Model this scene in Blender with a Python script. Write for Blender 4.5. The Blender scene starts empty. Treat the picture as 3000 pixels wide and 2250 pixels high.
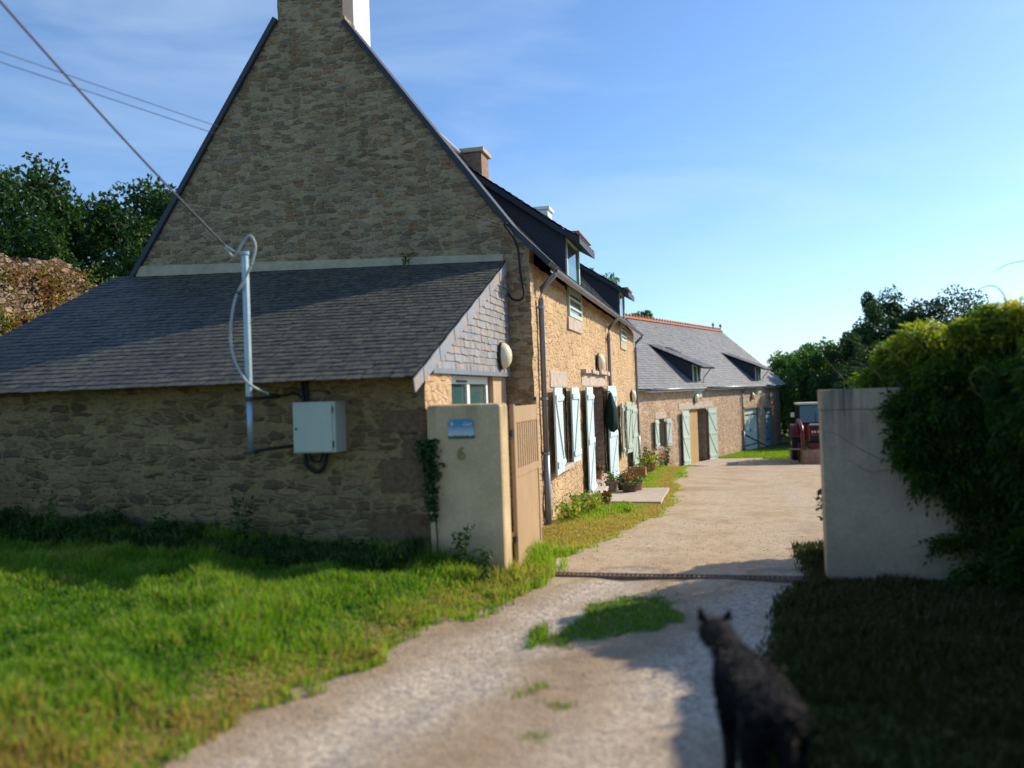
import bpy, bmesh, random
import numpy as np
from math import *
from mathutils import Vector, Matrix, noise as mn

random.seed(7); rng = np.random.default_rng(7)
SC = bpy.context.scene; COL = SC.collection

# ------------------------------------------------------------------ camera, sky, sun, exposure
YAW, PITCH, ROLL = radians(13.66), radians(.68), radians(2.0)
CAM = Vector((0, 0, 1.7))
F_ = Vector((-sin(YAW)*cos(PITCH), cos(YAW)*cos(PITCH), sin(PITCH)))
R0 = Vector((cos(YAW), sin(YAW), 0)); U0 = R0.cross(F_)
R_ = R0*cos(ROLL) - U0*sin(ROLL); U_ = R0*sin(ROLL) + U0*cos(ROLL)
cd = bpy.data.cameras.new('camera'); cam = bpy.data.objects.new('camera', cd); COL.objects.link(cam)
cam.matrix_world = Matrix(((R_.x, U_.x, -F_.x, CAM.x), (R_.y, U_.y, -F_.y, CAM.y), (R_.z, U_.z, -F_.z, CAM.z), (0, 0, 0, 1)))
cd.sensor_width = 36; cd.lens = 2427/3000*36; cd.clip_end = 2000; cd.clip_start = .05
cd.dof.use_dof = True; cd.dof.focus_distance = 15.0; cd.dof.aperture_fstop = .75
SC.camera = cam

SUN_AZ, SUN_EL = radians(37.5), radians(32)          # azimuth measured from +X towards +Y
sd = Vector((cos(SUN_EL)*cos(SUN_AZ), cos(SUN_EL)*sin(SUN_AZ), sin(SUN_EL)))
ld = bpy.data.lights.new('sun', 'SUN'); ld.energy = 5.0; ld.angle = radians(.6); ld.color = (1.0, .865, .66)
lo = bpy.data.objects.new('sun', ld); COL.objects.link(lo); lo.rotation_euler = sd.to_track_quat('Z', 'Y').to_euler(); lo.location = (20, 15, 20)

W = bpy.data.worlds.new('World'); SC.world = W; W.use_nodes = True
nt = W.node_tree; nt.nodes.clear()
def N(nt, t, **kw):
    n = nt.nodes.new(t)
    for k, v in kw.items(): setattr(n, k, v)
    return n
wo = N(nt, 'ShaderNodeOutputWorld'); bg = N(nt, 'ShaderNodeBackground'); sk = N(nt, 'ShaderNodeTexSky', sky_type='NISHITA')
sk.sun_disc = False; sk.sun_elevation = SUN_EL; sk.sun_rotation = pi/2 - SUN_AZ
sk.air_density = 1.0; sk.dust_density = .6; sk.ozone_density = 2.5
bg.inputs[1].default_value = .125
# thin high cirrus, part of the sky itself
tc = N(nt, 'ShaderNodeTexCoord'); mp = N(nt, 'ShaderNodeMapping'); mp.inputs['Rotation'].default_value = (.1, .2, .5); mp.inputs['Scale'].default_value = (1.0, 1.6, 6.5)
ns = N(nt, 'ShaderNodeTexNoise'); ns.inputs['Scale'].default_value = 1.7; ns.inputs['Detail'].default_value = 7; ns.inputs['Roughness'].default_value = .55; ns.inputs['Distortion'].default_value = .6
rp = N(nt, 'ShaderNodeValToRGB'); rp.color_ramp.elements[0].position = .42; rp.color_ramp.elements[1].position = .74
rp.color_ramp.elements[1].color = (.32, .32, .32, 1)
mx = N(nt, 'ShaderNodeMix', data_type='RGBA'); mx.inputs['B'].default_value = (5.6, 7.0, 8.4, 1)
L = nt.links.new
L(tc.outputs['Generated'], mp.inputs[0]); L(mp.outputs[0], ns.inputs['Vector']); L(ns.outputs[0], rp.inputs[0]); L(rp.outputs[0], mx.inputs['Factor'])
ti = N(nt, 'ShaderNodeMix', data_type='RGBA', blend_type='MULTIPLY'); ti.inputs['Factor'].default_value = 1; ti.inputs['B'].default_value = (.92, 1.14, 1.38, 1); L(sk.outputs[0], ti.inputs['A']); L(ti.outputs['Result'], mx.inputs['A']); L(mx.outputs['Result'], bg.inputs[0]); L(bg.outputs[0], wo.inputs[0])
SC.view_settings.view_transform = 'Standard'; SC.view_settings.look = 'None'; SC.view_settings.exposure = 0.15; SC.view_settings.gamma = 1

# ------------------------------------------------------------------ materials
def mat(name):
    m = bpy.data.materials.new(name); m.use_nodes = True
    nt = m.node_tree; b = nt.nodes['Principled BSDF']; b.inputs['Specular IOR Level'].default_value = .3
    return m, nt, b
def ramp(nt, src, stops):
    r = N(nt, 'ShaderNodeValToRGB'); e = r.color_ramp.elements
    while len(e) > len(stops): e.remove(e[-1])
    while len(e) < len(stops): e.new(1)
    for i, (p, c) in enumerate(stops): e[i].position = p; e[i].color = (*c, 1) if len(c) == 3 else c
    nt.links.new(src, r.inputs[0]); return r.outputs[0]
def mixc(nt, f, a, b, bt='MIX'):
    m = N(nt, 'ShaderNodeMix', data_type='RGBA', blend_type=bt)
    for k, v in (('Factor', f), ('A', a), ('B', b)):
        if isinstance(v, bpy.types.NodeSocket): nt.links.new(v, m.inputs[k])
        elif k == 'Factor': m.inputs[k].default_value = v
        else: m.inputs[k].default_value = (*v, 1)
    return m.outputs['Result']
def math_(nt, op, a, b=0., clamp=False):
    m = N(nt, 'ShaderNodeMath', operation=op); m.use_clamp = clamp
    for i, v in enumerate((a, b)):
        if isinstance(v, bpy.types.NodeSocket): nt.links.new(v, m.inputs[i])
        else: m.inputs[i].default_value = v
    return m.outputs[0]
def coords(nt, scale=(1, 1, 1), warp=0., wscale=3., rot=(0, 0, 0)):
    t = N(nt, 'ShaderNodeTexCoord'); mp = N(nt, 'ShaderNodeMapping'); mp.inputs['Scale'].default_value = scale; mp.inputs['Rotation'].default_value = rot
    nt.links.new(t.outputs['Object'], mp.inputs[0]); v = mp.outputs[0]
    if warp:
        n = N(nt, 'ShaderNodeTexNoise'); n.inputs['Scale'].default_value = wscale; n.inputs['Detail'].default_value = 3
        nt.links.new(v, n.inputs['Vector'])
        s = N(nt, 'ShaderNodeVectorMath', operation='SUBTRACT'); s.inputs[1].default_value = (.5, .5, .5); nt.links.new(n.outputs['Color'], s.inputs[0])
        k = N(nt, 'ShaderNodeVectorMath', operation='SCALE'); k.inputs['Scale'].default_value = warp; nt.links.new(s.outputs[0], k.inputs[0])
        a = N(nt, 'ShaderNodeVectorMath', operation='ADD'); nt.links.new(v, a.inputs[0]); nt.links.new(k.outputs[0], a.inputs[1]); v = a.outputs[0]
    return v
def noise(nt, vec, scale, detail=5, rough=.6):
    n = N(nt, 'ShaderNodeTexNoise'); n.inputs['Scale'].default_value = scale; n.inputs['Detail'].default_value = detail; n.inputs['Roughness'].default_value = rough
    nt.links.new(vec, n.inputs['Vector']); return n.outputs[0]
def bump(nt, b, h, dist=.01, strength=1., prev=None):
    n = N(nt, 'ShaderNodeBump'); n.inputs['Distance'].default_value = dist; n.inputs['Strength'].default_value = strength
    nt.links.new(h, n.inputs['Height'])
    if prev: nt.links.new(prev, n.inputs['Normal'])
    nt.links.new(n.outputs[0], b.inputs['Normal']); return n.outputs[0]

def stone(name, stones, mortar, cell=(5, 5, 13), edge=(.02, .10), warp=.5, bd=.02, contrast=1., dirt=None, thr=(.0, .25)):
    """rubble walling: elongated voronoi stones, each its own tint, sunk in wide mortar"""
    m, nt, b = mat(name); v = coords(nt, cell, warp, 1.4)
    vo = N(nt, 'ShaderNodeTexVoronoi', feature='F1', distance='MINKOWSKI'); ve = N(nt, 'ShaderNodeTexVoronoi', feature='F2', distance='MINKOWSKI')
    for q in (vo, ve): q.inputs['Scale'].default_value = 1; q.inputs['Randomness'].default_value = .85; q.inputs['Exponent'].default_value = 4; nt.links.new(v, q.inputs['Vector'])
    dedge = math_(nt, 'MULTIPLY', math_(nt, 'SUBTRACT', ve.outputs['Distance'], vo.outputs['Distance']), .6)
    sep = N(nt, 'ShaderNodeSeparateColor'); nt.links.new(vo.outputs['Color'], sep.inputs[0])
    sc = ramp(nt, sep.outputs[0], [(i/(len(stones)-1), c) for i, c in enumerate(stones)])
    o = coords(nt); fine = noise(nt, o, 38, 6, .7); big = noise(nt, o, 1.1, 5, .65)
    # how far each stone shows through its pointing
    shown = ramp(nt, sep.outputs[1], [(thr[0], (0, 0, 0)), (thr[1], (1, 1, 1))])
    er = math_(nt, 'ADD', dedge, math_(nt, 'MULTIPLY', math_(nt, 'SUBTRACT', noise(nt, v, 2.6, 5), .5), .16))
    e = N(nt, 'ShaderNodeMapRange'); e.inputs['From Min'].default_value = edge[0]; e.inputs['From Max'].default_value = edge[1]; nt.links.new(er, e.inputs[0])
    f = math_(nt, 'MULTIPLY', math_(nt, 'MULTIPLY', e.outputs[0], shown), contrast)
    c = mixc(nt, f, mortar, sc)
    c = mixc(nt, .75, c, ramp(nt, fine, [(.25, (.45, .45, .45)), (.5, (.9, .9, .9)), (.8, (1.25, 1.22, 1.18))]), 'MULTIPLY')
    pit = ramp(nt, noise(nt, coords(nt, (1, 1, 1.7)), 17, 4, .55), [(.56, (1, 1, 1)), (.66, (.58, .55, .52))])
    c = mixc(nt, .85, c, pit, 'MULTIPLY')
    c = mixc(nt, .8, c, ramp(nt, big, [(.3, (.72, .72, .70)), (.7, (1.12, 1.1, 1.08))]), 'MULTIPLY')
    if dirt:
        sx = N(nt, 'ShaderNodeSeparateXYZ'); nt.links.new(o, sx.inputs[0])
        z = N(nt, 'ShaderNodeMapRange'); z.inputs['From Min'].default_value = dirt[0]; z.inputs['From Max'].default_value = dirt[1]; z.inputs['To Min'].default_value = 1; z.inputs['To Max'].default_value = 0
        nt.links.new(math_(nt, 'ADD', sx.outputs[2], math_(nt, 'MULTIPLY', big, .7)), z.inputs[0])
        c = mixc(nt, math_(nt, 'MULTIPLY', z.outputs[0], .75), c, dirt[2])
    nt.links.new(c, b.inputs['Base Color']); b.inputs['Roughness'].default_value = .92
    h = math_(nt, 'ADD', math_(nt, 'MULTIPLY', f, .8), math_(nt, 'MULTIPLY', fine, .5))
    h = math_(nt, 'ADD', h, math_(nt, 'MULTIPLY', noise(nt, o, 11, 4), .8))
    bump(nt, b, h, bd); return m

def plain(name, col, rough=.6, metal=0., var=.12, scale=6., spec=.3, bd=0., streak=None, alpha=None):
    m, nt, b = mat(name); o = coords(nt, (1, 1, .35) if streak else (1, 1, 1))
    n = noise(nt, o, scale, 6, .65)
    c = mixc(nt, 1., col, ramp(nt, n, [(.25, (1-var*2,)*3), (.75, (1+var,)*3)]), 'MULTIPLY')
    if streak:
        o2 = coords(nt, (7, 7, .5), .3); s = ramp(nt, noise(nt, o2, 1.2, 4), [(.48, (0, 0, 0)), (.75, (1, 1, 1))])
        c = mixc(nt, math_(nt, 'MULTIPLY', s, streak[1]), c, streak[0])
    nt.links.new(c, b.inputs['Base Color']); b.inputs['Roughness'].default_value = rough; b.inputs['Metallic'].default_value = metal
    b.inputs['Specular IOR Level'].default_value = spec
    if bd: bump(nt, b, noise(nt, coords(nt), scale*6, 5), bd)
    return m

def slate(name, lo_, hi_, lichen=None, lf=.5, rough=.55):
    m, nt, b = mat(name); a = N(nt, 'ShaderNodeAttribute', attribute_name='rnd'); o = coords(nt)
    c = ramp(nt, a.outputs['Fac'], [(0, lo_), (.5, tuple((x+y)/2 for x, y in zip(lo_, hi_))), (1, hi_)])
    fine = noise(nt, o, 30, 6, .7)
    c = mixc(nt, .7, c, ramp(nt, fine, [(.3, (.6, .6, .6)), (.75, (1.3, 1.3, 1.3))]), 'MULTIPLY')
    if lichen:
        l = math_(nt, 'MULTIPLY', ramp(nt, noise(nt, o, 14, 6, .75), [(.44, (0, 0, 0)), (.62, (1, 1, 1))]), ramp(nt, noise(nt, o, 1.3, 4), [(.3, (.35,)*3), (.65, (1, 1, 1))]))
        c = mixc(nt, math_(nt, 'MULTIPLY', l, lf), c, lichen)
    nt.links.new(c, b.inputs['Base Color']); b.inputs['Roughness'].default_value = rough; b.inputs['Specular IOR Level'].default_value = .35
    bump(nt, b, fine, .004); return m

def leafy(name, cols, trans=.35, rough=.5, spec=.25):
    m, nt, b = mat(name); a = N(nt, 'ShaderNodeAttribute', attribute_name='rnd')
    c = ramp(nt, a.outputs['Fac'], [(i/(len(cols)-1), k) for i, k in enumerate(cols)])
    nt.links.new(c, b.inputs['Base Color']); b.inputs['Roughness'].default_value = rough; b.inputs['Specular IOR Level'].default_value = spec
    t = N(nt, 'ShaderNodeBsdfTranslucent'); nt.links.new(mixc(nt, 1., c, (1.5, 1.6, .7), 'MULTIPLY'), t.inputs[0])
    ms = N(nt, 'ShaderNodeMixShader'); ms.inputs[0].default_value = trans
    nt.links.new(b.outputs[0], ms.inputs[1]); nt.links.new(t.outputs[0], ms.inputs[2]); nt.links.new(ms.outputs[0], nt.nodes['Material Output'].inputs[0])
    return m

M = {}
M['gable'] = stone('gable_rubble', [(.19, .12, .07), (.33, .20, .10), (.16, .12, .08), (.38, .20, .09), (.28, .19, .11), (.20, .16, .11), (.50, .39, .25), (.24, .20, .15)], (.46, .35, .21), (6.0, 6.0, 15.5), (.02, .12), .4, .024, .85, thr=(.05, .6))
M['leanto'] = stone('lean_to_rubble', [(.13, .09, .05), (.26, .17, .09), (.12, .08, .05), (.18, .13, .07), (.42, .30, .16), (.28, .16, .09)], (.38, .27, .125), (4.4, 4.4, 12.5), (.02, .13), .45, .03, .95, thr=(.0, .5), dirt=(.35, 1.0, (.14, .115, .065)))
M['front'] = stone('front_rubble', [(.54, .35, .20), (.66, .44, .27), (.44, .30, .19), (.74, .54, .37), (.56, .36, .22)], (.68, .47, .265), (6.5, 6.5, 12), (.02, .16), .6, .026, .8, thr=(.0, .7))
M['barn'] = stone('barn_rubble', [(.52, .34, .23), (.66, .45, .31), (.42, .29, .21), (.58, .37, .24), (.72, .54, .39)], (.62, .46, .33), (4.5, 4.5, 13), (.02, .12), .6, .02, .9, thr=(0, .3), dirt=(-.95, .1, (.38, .31, .25)))
M['ruin'] = stone('ruin_rubble', [(.45, .32, .22), (.58, .44, .32), (.35, .26, .2), (.66, .52, .40)], (.16, .11, .07), (5, 5, 9), (.03, .10), .9, .08, 1.)
M['lintel'] = plain('dressed_stone', (.60, .50, .42), .9, var=.25, scale=14, bd=.01)
M['granite'] = plain('granite_block', (.22, .14, .075), .9, var=.3, scale=20, bd=.012)
M['reveal'] = stone('reveal_stone', [(.40, .28, .19), (.5, .36, .25), (.33, .24, .17)], (.46, .35, .25), (5, 5, 9), (.02, .12), .7, .02)
M['plaster'] = plain('tan_plaster', (.52, .38, .24), .9, var=.1, scale=5, bd=.003)
M['band'] = plain('pale_flashing_mortar', (.50, .43, .30), .9, var=.15, scale=6, bd=.004)
M['pillar_'] = 0
def stained(name, col, z0, z1, dark, bd=.006):
    m, nt, b = mat(name); o = coords(nt); sx = N(nt, 'ShaderNodeSeparateXYZ'); nt.links.new(o, sx.inputs[0])
    c = mixc(nt, 1., col, ramp(nt, noise(nt, o, 2.5, 6, .65), [(.25, (.74,)*3), (.75, (1.12,)*3)]), 'MULTIPLY')
    c = mixc(nt, .5, c, ramp(nt, noise(nt, o, 26, 5, .7), [(.3, (.75,)*3), (.7, (1.15,)*3)]), 'MULTIPLY')
    run = ramp(nt, noise(nt, coords(nt, (5, 5, .3), .2), 1.3, 4), [(.47, (.06,)*3), (.58, (1, 1, 1))])
    mr = N(nt, 'ShaderNodeMapRange'); mr.inputs['From Min'].default_value = z0; mr.inputs['From Max'].default_value = z1; mr.clamp = True
    nt.links.new(math_(nt, 'ADD', sx.outputs[2], math_(nt, 'MULTIPLY', math_(nt, 'SUBTRACT', noise(nt, coords(nt, (6, 6, .2)), 1., 3), .5), .7)), mr.inputs[0])
    f = math_(nt, 'MULTIPLY', run, mr.outputs[0]); c = mixc(nt, math_(nt, 'MULTIPLY', f, .85, True), c, dark)
    m2 = N(nt, 'ShaderNodeMapRange'); m2.inputs['From Min'].default_value = .35; m2.inputs['From Max'].default_value = -.05; nt.links.new(sx.outputs[2], m2.inputs[0])
    c = mixc(nt, math_(nt, 'MULTIPLY', math_(nt, 'MULTIPLY', m2.outputs[0], noise(nt, o, 7, 4)), .9), c, (.13, .12, .07))
    nt.links.new(c, b.inputs['Base Color']); b.inputs['Roughness'].default_value = .92; bump(nt, b, noise(nt, o, 40, 5), bd); return m
M['concrete'] = stained('weathered_concrete', (.50, .395, .27), 1.0, 1.6, (.09, .08, .07))
M['slate_l'] = slate('lichened_slate', (.030, .033, .038), (.078, .078, .076), (.20, .19, .10), .6, .62)
M['slate_d'] = slate('dark_slate', (.03, .036, .05), (.055, .06, .075))
M['slate_b'] = slate('grey_slate', (.15, .155, .175), (.23, .235, .25), (.30, .29, .25), .4, .6)
M['slate_c'] = slate('cladding_slate', (.16, .20, .26), (.27, .32, .40), (.46, .28, .10), 1.0, .5)
M['under'] = plain('roof_felt', (.012, .013, .016), .9)
M['tile'] = plain('red_ridge_tile', (.50, .17, .09), .8, var=.25, scale=20)
M['aqua'] = plain('aqua_paint', (.60, .73, .76), .5, var=.06, scale=9)
M['sage'] = plain('sage_paint', (.46, .56, .48), .55, var=.10, scale=9)
M['bsage'] = plain('pale_green_paint', (.52, .64, .58), .55, var=.08, scale=6)
M['blue'] = plain('old_blue_paint', (.16, .36, .45), .6, var=.3, scale=5, streak=((.4, .55, .6), .6))
M['gframe'] = plain('green_white_paint', (.52, .62, .52), .5, var=.06)
M['white'] = plain('white_paint', (.78, .80, .76), .4, var=.04)
M['tan'] = plain('tan_paint', (.46, .31, .18), .55, var=.07, scale=4)
M['zinc'] = plain('zinc', (.27, .29, .34), .45, .5, .12, 5)
M['galv'] = plain('galvanised_steel', (.36, .47, .52), .42, .5, .12, 9)
M['rust'] = plain('rusty_grate_iron', (.20, .13, .09), .85, var=.3, scale=14)
M['black'] = plain('black_rubber', (.02, .02, .022), .6)
M['greyc'] = plain('grey_cable_sheath', (.42, .45, .46), .5)
M['wire'] = plain('overhead_cable', (.10, .10, .12), .6)
M['thin'] = plain('thin_dark_cable', (.06, .06, .07), .7)
M['brick'] = plain('brownish_chimney_stone', (.34, .22, .16), .9, var=.25, scale=14, bd=.01)
M['iron'] = plain('dark_iron', (.06, .06, .06), .5, .5)
M['meter'] = plain('pale_meter_plastic', (.50, .54, .44), .5, var=.05, scale=3)
M['lamp'] = plain('cream_glass', (.80, .70, .48), .25, var=.03, spec=.5)
M['dark'] = plain('dark_interior', (.03, .025, .02), .9)
M['doorway'] = plain('ochre_interior_plaster', (.50, .34, .16), .9, var=.08, scale=2)
M['red'] = plain('tractor_red_paint', (.16, .008, .014), .35, var=.2, scale=6, spec=.5)
M['tyre'] = plain('tyre_rubber', (.02, .02, .024), .8, bd=.01)
M['cream'] = plain('cream_paint', (.62, .58, .46), .4)
M['wood'] = plain('weathered_board', (.36, .22, .16), .85, var=.25, scale=8, bd=.004)
M['palew'] = plain('pale_board', (.42, .33, .16), .8, var=.2, scale=8)
M['terra'] = plain('terracotta', (.45, .19, .11), .8, var=.15, scale=15)
M['slab'] = plain('slab_concrete', (.50, .41, .33), .9, var=.12, scale=5, bd=.004)
M['cloth'] = plain('dark_green_cloth', (.018, .05, .045), .9, var=.2, scale=20)
M['shell'] = plain('oak_bark', (.10, .075, .05), .9, var=.3, scale=12, bd=.01)
M['gold'] = plain('aged_brass', (.26, .24, .10), .5, .3)
M['petal'] = plain('red_petals', (.55, .03, .03), .6, var=.3, scale=30)
M['pink'] = plain('pink_petals', (.75, .25, .25), .6, var=.3, scale=30)
M['yellow'] = plain('yellow_petals', (.75, .42, .03), .6, var=.2, scale=30)
M['pillar'] = stained('cream_render', (.64, .49, .28), 1.40, 1.72, (.26, .21, .13), .004)
m, nt, b = mat('window_glass'); b.inputs['Base Color'].default_value = (.05, .11, .11, 1); b.inputs['Roughness'].default_value = .06; b.inputs['Specular IOR Level'].default_value = .8; M['glass'] = m
m, nt, b = mat('headlight_glass'); b.inputs['Base Color'].default_value = (.75, .70, .60, 1); b.inputs['Roughness'].default_value = .2; M['light'] = m
M['leaf'] = leafy('oak_leaves', [(.012, .035, .008), (.03, .075, .015), (.06, .13, .025)], .3)
M['leaf2'] = leafy('hedge_leaves', [(.03, .08, .02), (.06, .15, .035), (.14, .24, .06)], .35)
M['leafd'] = leafy('dark_leaves', [(.012, .036, .015), (.03, .075, .026), (.055, .12, .045)], .25)
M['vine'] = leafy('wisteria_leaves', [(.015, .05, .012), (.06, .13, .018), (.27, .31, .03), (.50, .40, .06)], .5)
M['tendril'] = leafy('tendril', [(.10, .12, .03), (.2, .2, .06)], .1)
M['ivy'] = leafy('ivy_leaves', [(.015, .05, .01), (.04, .10, .02)], .2)
M['under_'] = leafy('undergrowth_leaves', [(.015, .04, .01), (.04, .09, .015), (.09, .14, .03)], .3)
M['weed'] = leafy('weed_leaves', [(.03, .08, .02), (.08, .16, .03), (.2, .22, .07)], .35)
M['ruinp'] = leafy('wall_plants', [(.06, .13, .02), (.17, .22, .03), (.30, .20, .05), (.22, .10, .04)], .3)
M['grass'] = leafy('grass_blades', [(.05, .14, .012), (.12, .25, .018), (.23, .35, .03), (.38, .33, .11), (.38, .23, .09)], .45)
M['shadegrass'] = leafy('shade_dark_grass', [(.03, .045, .010), (.05, .06, .015), (.09, .075, .03)], .2)  # blade colours darkened to paint deeper shade into the right foreground
M['straw'] = leafy('seeding_grass', [(.14, .17, .05), (.30, .27, .12)], .3)

# ------------------------------------------------------------------ object helpers
def link(o, parent=None):
    COL.objects.link(o)
    if parent: o.parent = parent
    return o
def tag(o, label=None, cat=None, group=None, kind=None):
    for k, v in (('label', label), ('category', cat), ('group', group), ('kind', kind)):
        if v: o[k] = v
    return o
def thing(name, loc, label, cat, group=None):
    o = bpy.data.objects.new(name, None); o.location = loc; o.empty_display_size = .2; link(o); return tag(o, label, cat, group)
def worldloc(p):
    v = Vector((0, 0, 0))
    while p is not None: v += p.location; p = p.parent
    return v
def copy_tree(o, parent=None):
    c = o.copy(); COL.objects.link(c); c.parent = parent
    for ch in [x for x in bpy.data.objects if x.parent == o]: copy_tree(ch, c)
    return c
def npmesh(name, V, Fs, m, parent=None, rnd=None, smooth=False):
    """numpy mesh; Fs is an (n,k) array; coordinates are world coordinates"""
    V = np.asarray(V, np.float64); Fs = np.asarray(Fs, np.int32)
    off = worldloc(parent); V = V - np.array(off)
    me = bpy.data.meshes.new(name); n, k = Fs.shape
    me.vertices.add(len(V)); me.vertices.foreach_set('co', V.astype(np.float32).ravel())
    me.loops.add(n*k); me.loops.foreach_set('vertex_index', Fs.ravel())
    me.polygons.add(n); me.polygons.foreach_set('loop_start', np.arange(0, n*k, k, dtype=np.int32))
    me.polygons.foreach_set('use_smooth', np.full(n, bool(smooth)))
    me.update(calc_edges=True)
    if rnd is not None:
        a = me.attributes.new('rnd', 'FLOAT', 'FACE'); a.data.foreach_set('value', np.asarray(rnd, np.float32))
    me.materials.append(m); return link(bpy.data.objects.new(name, me), parent)

class MB:
    def __init__(s): s.v = []; s.f = []; s.r = []
    def add(s, vs, fs, r=None):
        n = len(s.v); s.v += [tuple(p) for p in vs]; s.f += [tuple(i+n for i in f) for f in fs]; s.r += [random.random() if r is None else r]*len(fs); return s
    def hexa(s, p, r=None):      # p: 8 corners, bottom ring then top ring
        return s.add(p, [(0, 3, 2, 1), (4, 5, 6, 7), (0, 1, 5, 4), (1, 2, 6, 5), (2, 3, 7, 6), (3, 0, 4, 7)], r)
    def box(s, x0, x1, y0, y1, z0, z1):
        return s.hexa([(x0, y0, z0), (x1, y0, z0), (x1, y1, z0), (x0, y1, z0), (x0, y0, z1), (x1, y0, z1), (x1, y1, z1), (x0, y1, z1)])
    def fbox(s, F, u0, u1, z0, z1, o0, o1):
        P = F.p; return s.hexa([P(u0, z0, o0), P(u1, z0, o0), P(u1, z0, o1), P(u0, z0, o1), P(u0, z1, o0), P(u1, z1, o0), P(u1, z1, o1), P(u0, z1, o1)])
    def tube(s, pts, r, n=8, r1=None, cap=True):
        pts = [Vector(p) for p in pts]; k = len(pts); base = len(s.v)
        for i, p in enumerate(pts):
            d = (pts[min(i+1, k-1)] - pts[max(i-1, 0)]).normalized()
            a = d.cross(Vector((0, 0, 1)) if abs(d.z) < .9 else Vector((1, 0, 0))).normalized(); b = d.cross(a)
            rr = r if r1 is None else r + (r1-r)*i/(k-1)
            for j in range(n):
                t = 2*pi*j/n; s.v.append(tuple(p + (a*cos(t)+b*sin(t))*rr))
        for i in range(k-1):
            for j in range(n):
                q = base+i*n; s.f.append((q+j, q+(j+1) % n, q+n+(j+1) % n, q+n+j)); s.r.append(.5)
        if cap:
            s.f.append(tuple(base+j for j in range(n))[::-1]); s.f.append(tuple(base+(k-1)*n+j for j in range(n))); s.r += [.5, .5]
        return s
    def ball(s, c, r, n=8, sc=(1, 1, 1)):
        V = []; m_ = n//2+1; base = len(s.v)
        for i in range(m_+1):
            ph = pi*i/m_
            for j in range(n): t = 2*pi*j/n; s.v.append((c[0]+r*sc[0]*sin(ph)*cos(t), c[1]+r*sc[1]*sin(ph)*sin(t), c[2]+r*sc[2]*cos(ph)))
        for i in range(m_):
            for j in range(n): q = base+i*n; s.f.append((q+j, q+n+j, q+n+(j+1) % n, q+(j+1) % n)); s.r.append(.5)
        return s
    def lathe(s, c, prof, n=16, axis='Z'):
        base = len(s.v); k = len(prof)
        for r, h in prof:
            for j in range(n):
                t = 2*pi*j/n
                d = {'Z': (r*cos(t), r*sin(t), h), 'Y': (r*cos(t), h, r*sin(t)), 'X': (h, r*cos(t), r*sin(t))}[axis]
                s.v.append((c[0]+d[0], c[1]+d[1], c[2]+d[2]))
        for i in range(k-1):
            for j in range(n): q = base+i*n; s.f.append((q+j, q+(j+1) % n, q+n+(j+1) % n, q+n+j)); s.r.append(.5)
        s.f.append(tuple(base+j for j in range(n))); s.f.append(tuple(base+(k-1)*n+j for j in range(n))); s.r += [.5, .5]
        return s
    def pieces(s):
        par = list(range(len(s.v)))
        def find(i):
            while par[i] != i: par[i] = par[par[i]]; i = par[i]
            return i
        for f in s.f:
            a = find(f[0])
            for q in f[1:]: par[find(q)] = a
        roots = {}; isl = [roots.setdefault(find(f[0]), len(roots)) for f in s.f]; k = len(roots)
        if k < 2 or k > 60: return [None]
        lo_ = np.full((k, 3), 1e9); hi_ = np.full((k, 3), -1e9); V = np.array(s.v, float)
        for f, i in zip(s.f, isl): q = V[list(f)]; lo_[i] = np.minimum(lo_[i], q.min(0)); hi_[i] = np.maximum(hi_[i], q.max(0))
        size = (hi_-lo_).max(1); gap = np.maximum(0, np.maximum(lo_[:, None]-hi_[None], lo_[None]-hi_[:, None]))
        near = np.sqrt((gap**2).sum(2)) <= np.maximum(.02, .5*np.maximum(size[:, None], size[None]))
        grp = list(range(k))
        for i in range(k):
            for j in range(i+1, k):
                if near[i, j] and grp[i] != grp[j]: a, b_ = grp[i], grp[j]; grp = [a if g == b_ else g for g in grp]
        return [[n_ for n_, i in enumerate(isl) if grp[i] == g] for g in sorted(set(grp))]
    def build(s, name, m, parent=None, bevel=0, smooth=False, normals=True):
        if parent is not None:
            pcs = s.pieces()
            if len(pcs) > 1:
                out = []
                for fl in pcs:
                    b = MB(); mp = {}
                    for i in fl: b.f.append(tuple(mp.setdefault(q, len(mp)) for q in s.f[i])); b.r.append(s.r[i])
                    b.v = [None]*len(mp)
                    for q, w in mp.items(): b.v[w] = s.v[q]
                    out.append(b._build(name, m, parent, bevel, smooth, normals))
                return out[0]
        return s._build(name, m, parent, bevel, smooth, normals)
    def _build(s, name, m, parent=None, bevel=0, smooth=False, normals=True):
        off = worldloc(parent); me = bpy.data.meshes.new(name)
        me.from_pydata([tuple(Vector(p)-off) for p in s.v], [], s.f); me.update()
        if normals or bevel:
            bm = bmesh.new(); bm.from_mesh(me)
            if normals: bmesh.ops.recalc_face_normals(bm, faces=bm.faces)
            bm.to_mesh(me); bm.free()
        a = me.attributes.new('rnd', 'FLOAT', 'FACE')
        if len(me.polygons) == len(s.r): a.data.foreach_set('value', np.asarray(s.r, np.float32))
        me.polygons.foreach_set('use_smooth', np.full(len(me.polygons), bool(smooth)))
        me.materials.append(m); o = link(bpy.data.objects.new(name, me), parent)
        if bevel:
            md = o.modifiers.new('bevel', 'BEVEL'); md.width = bevel; md.segments = 2; md.limit_method = 'ANGLE'
        return o
class Frame:      # a wall's own axes: u along it, z up, o outwards
    def __init__(s, O, U, Out): s.O = Vector(O); s.U = Vector(U).normalized(); s.Out = Vector(Out).normalized()
    def p(s, u, z, o=0.): return s.O + s.U*u + s.Out*o + Vector((0, 0, z))
HF = Frame((-2.29, 0, 0), (0, 1, 0), (1, 0, 0))               # farmhouse front
GF = Frame((0, 10.63, 0), (1, 0, 0), (0, -1, 0))              # farmhouse gable
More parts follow.
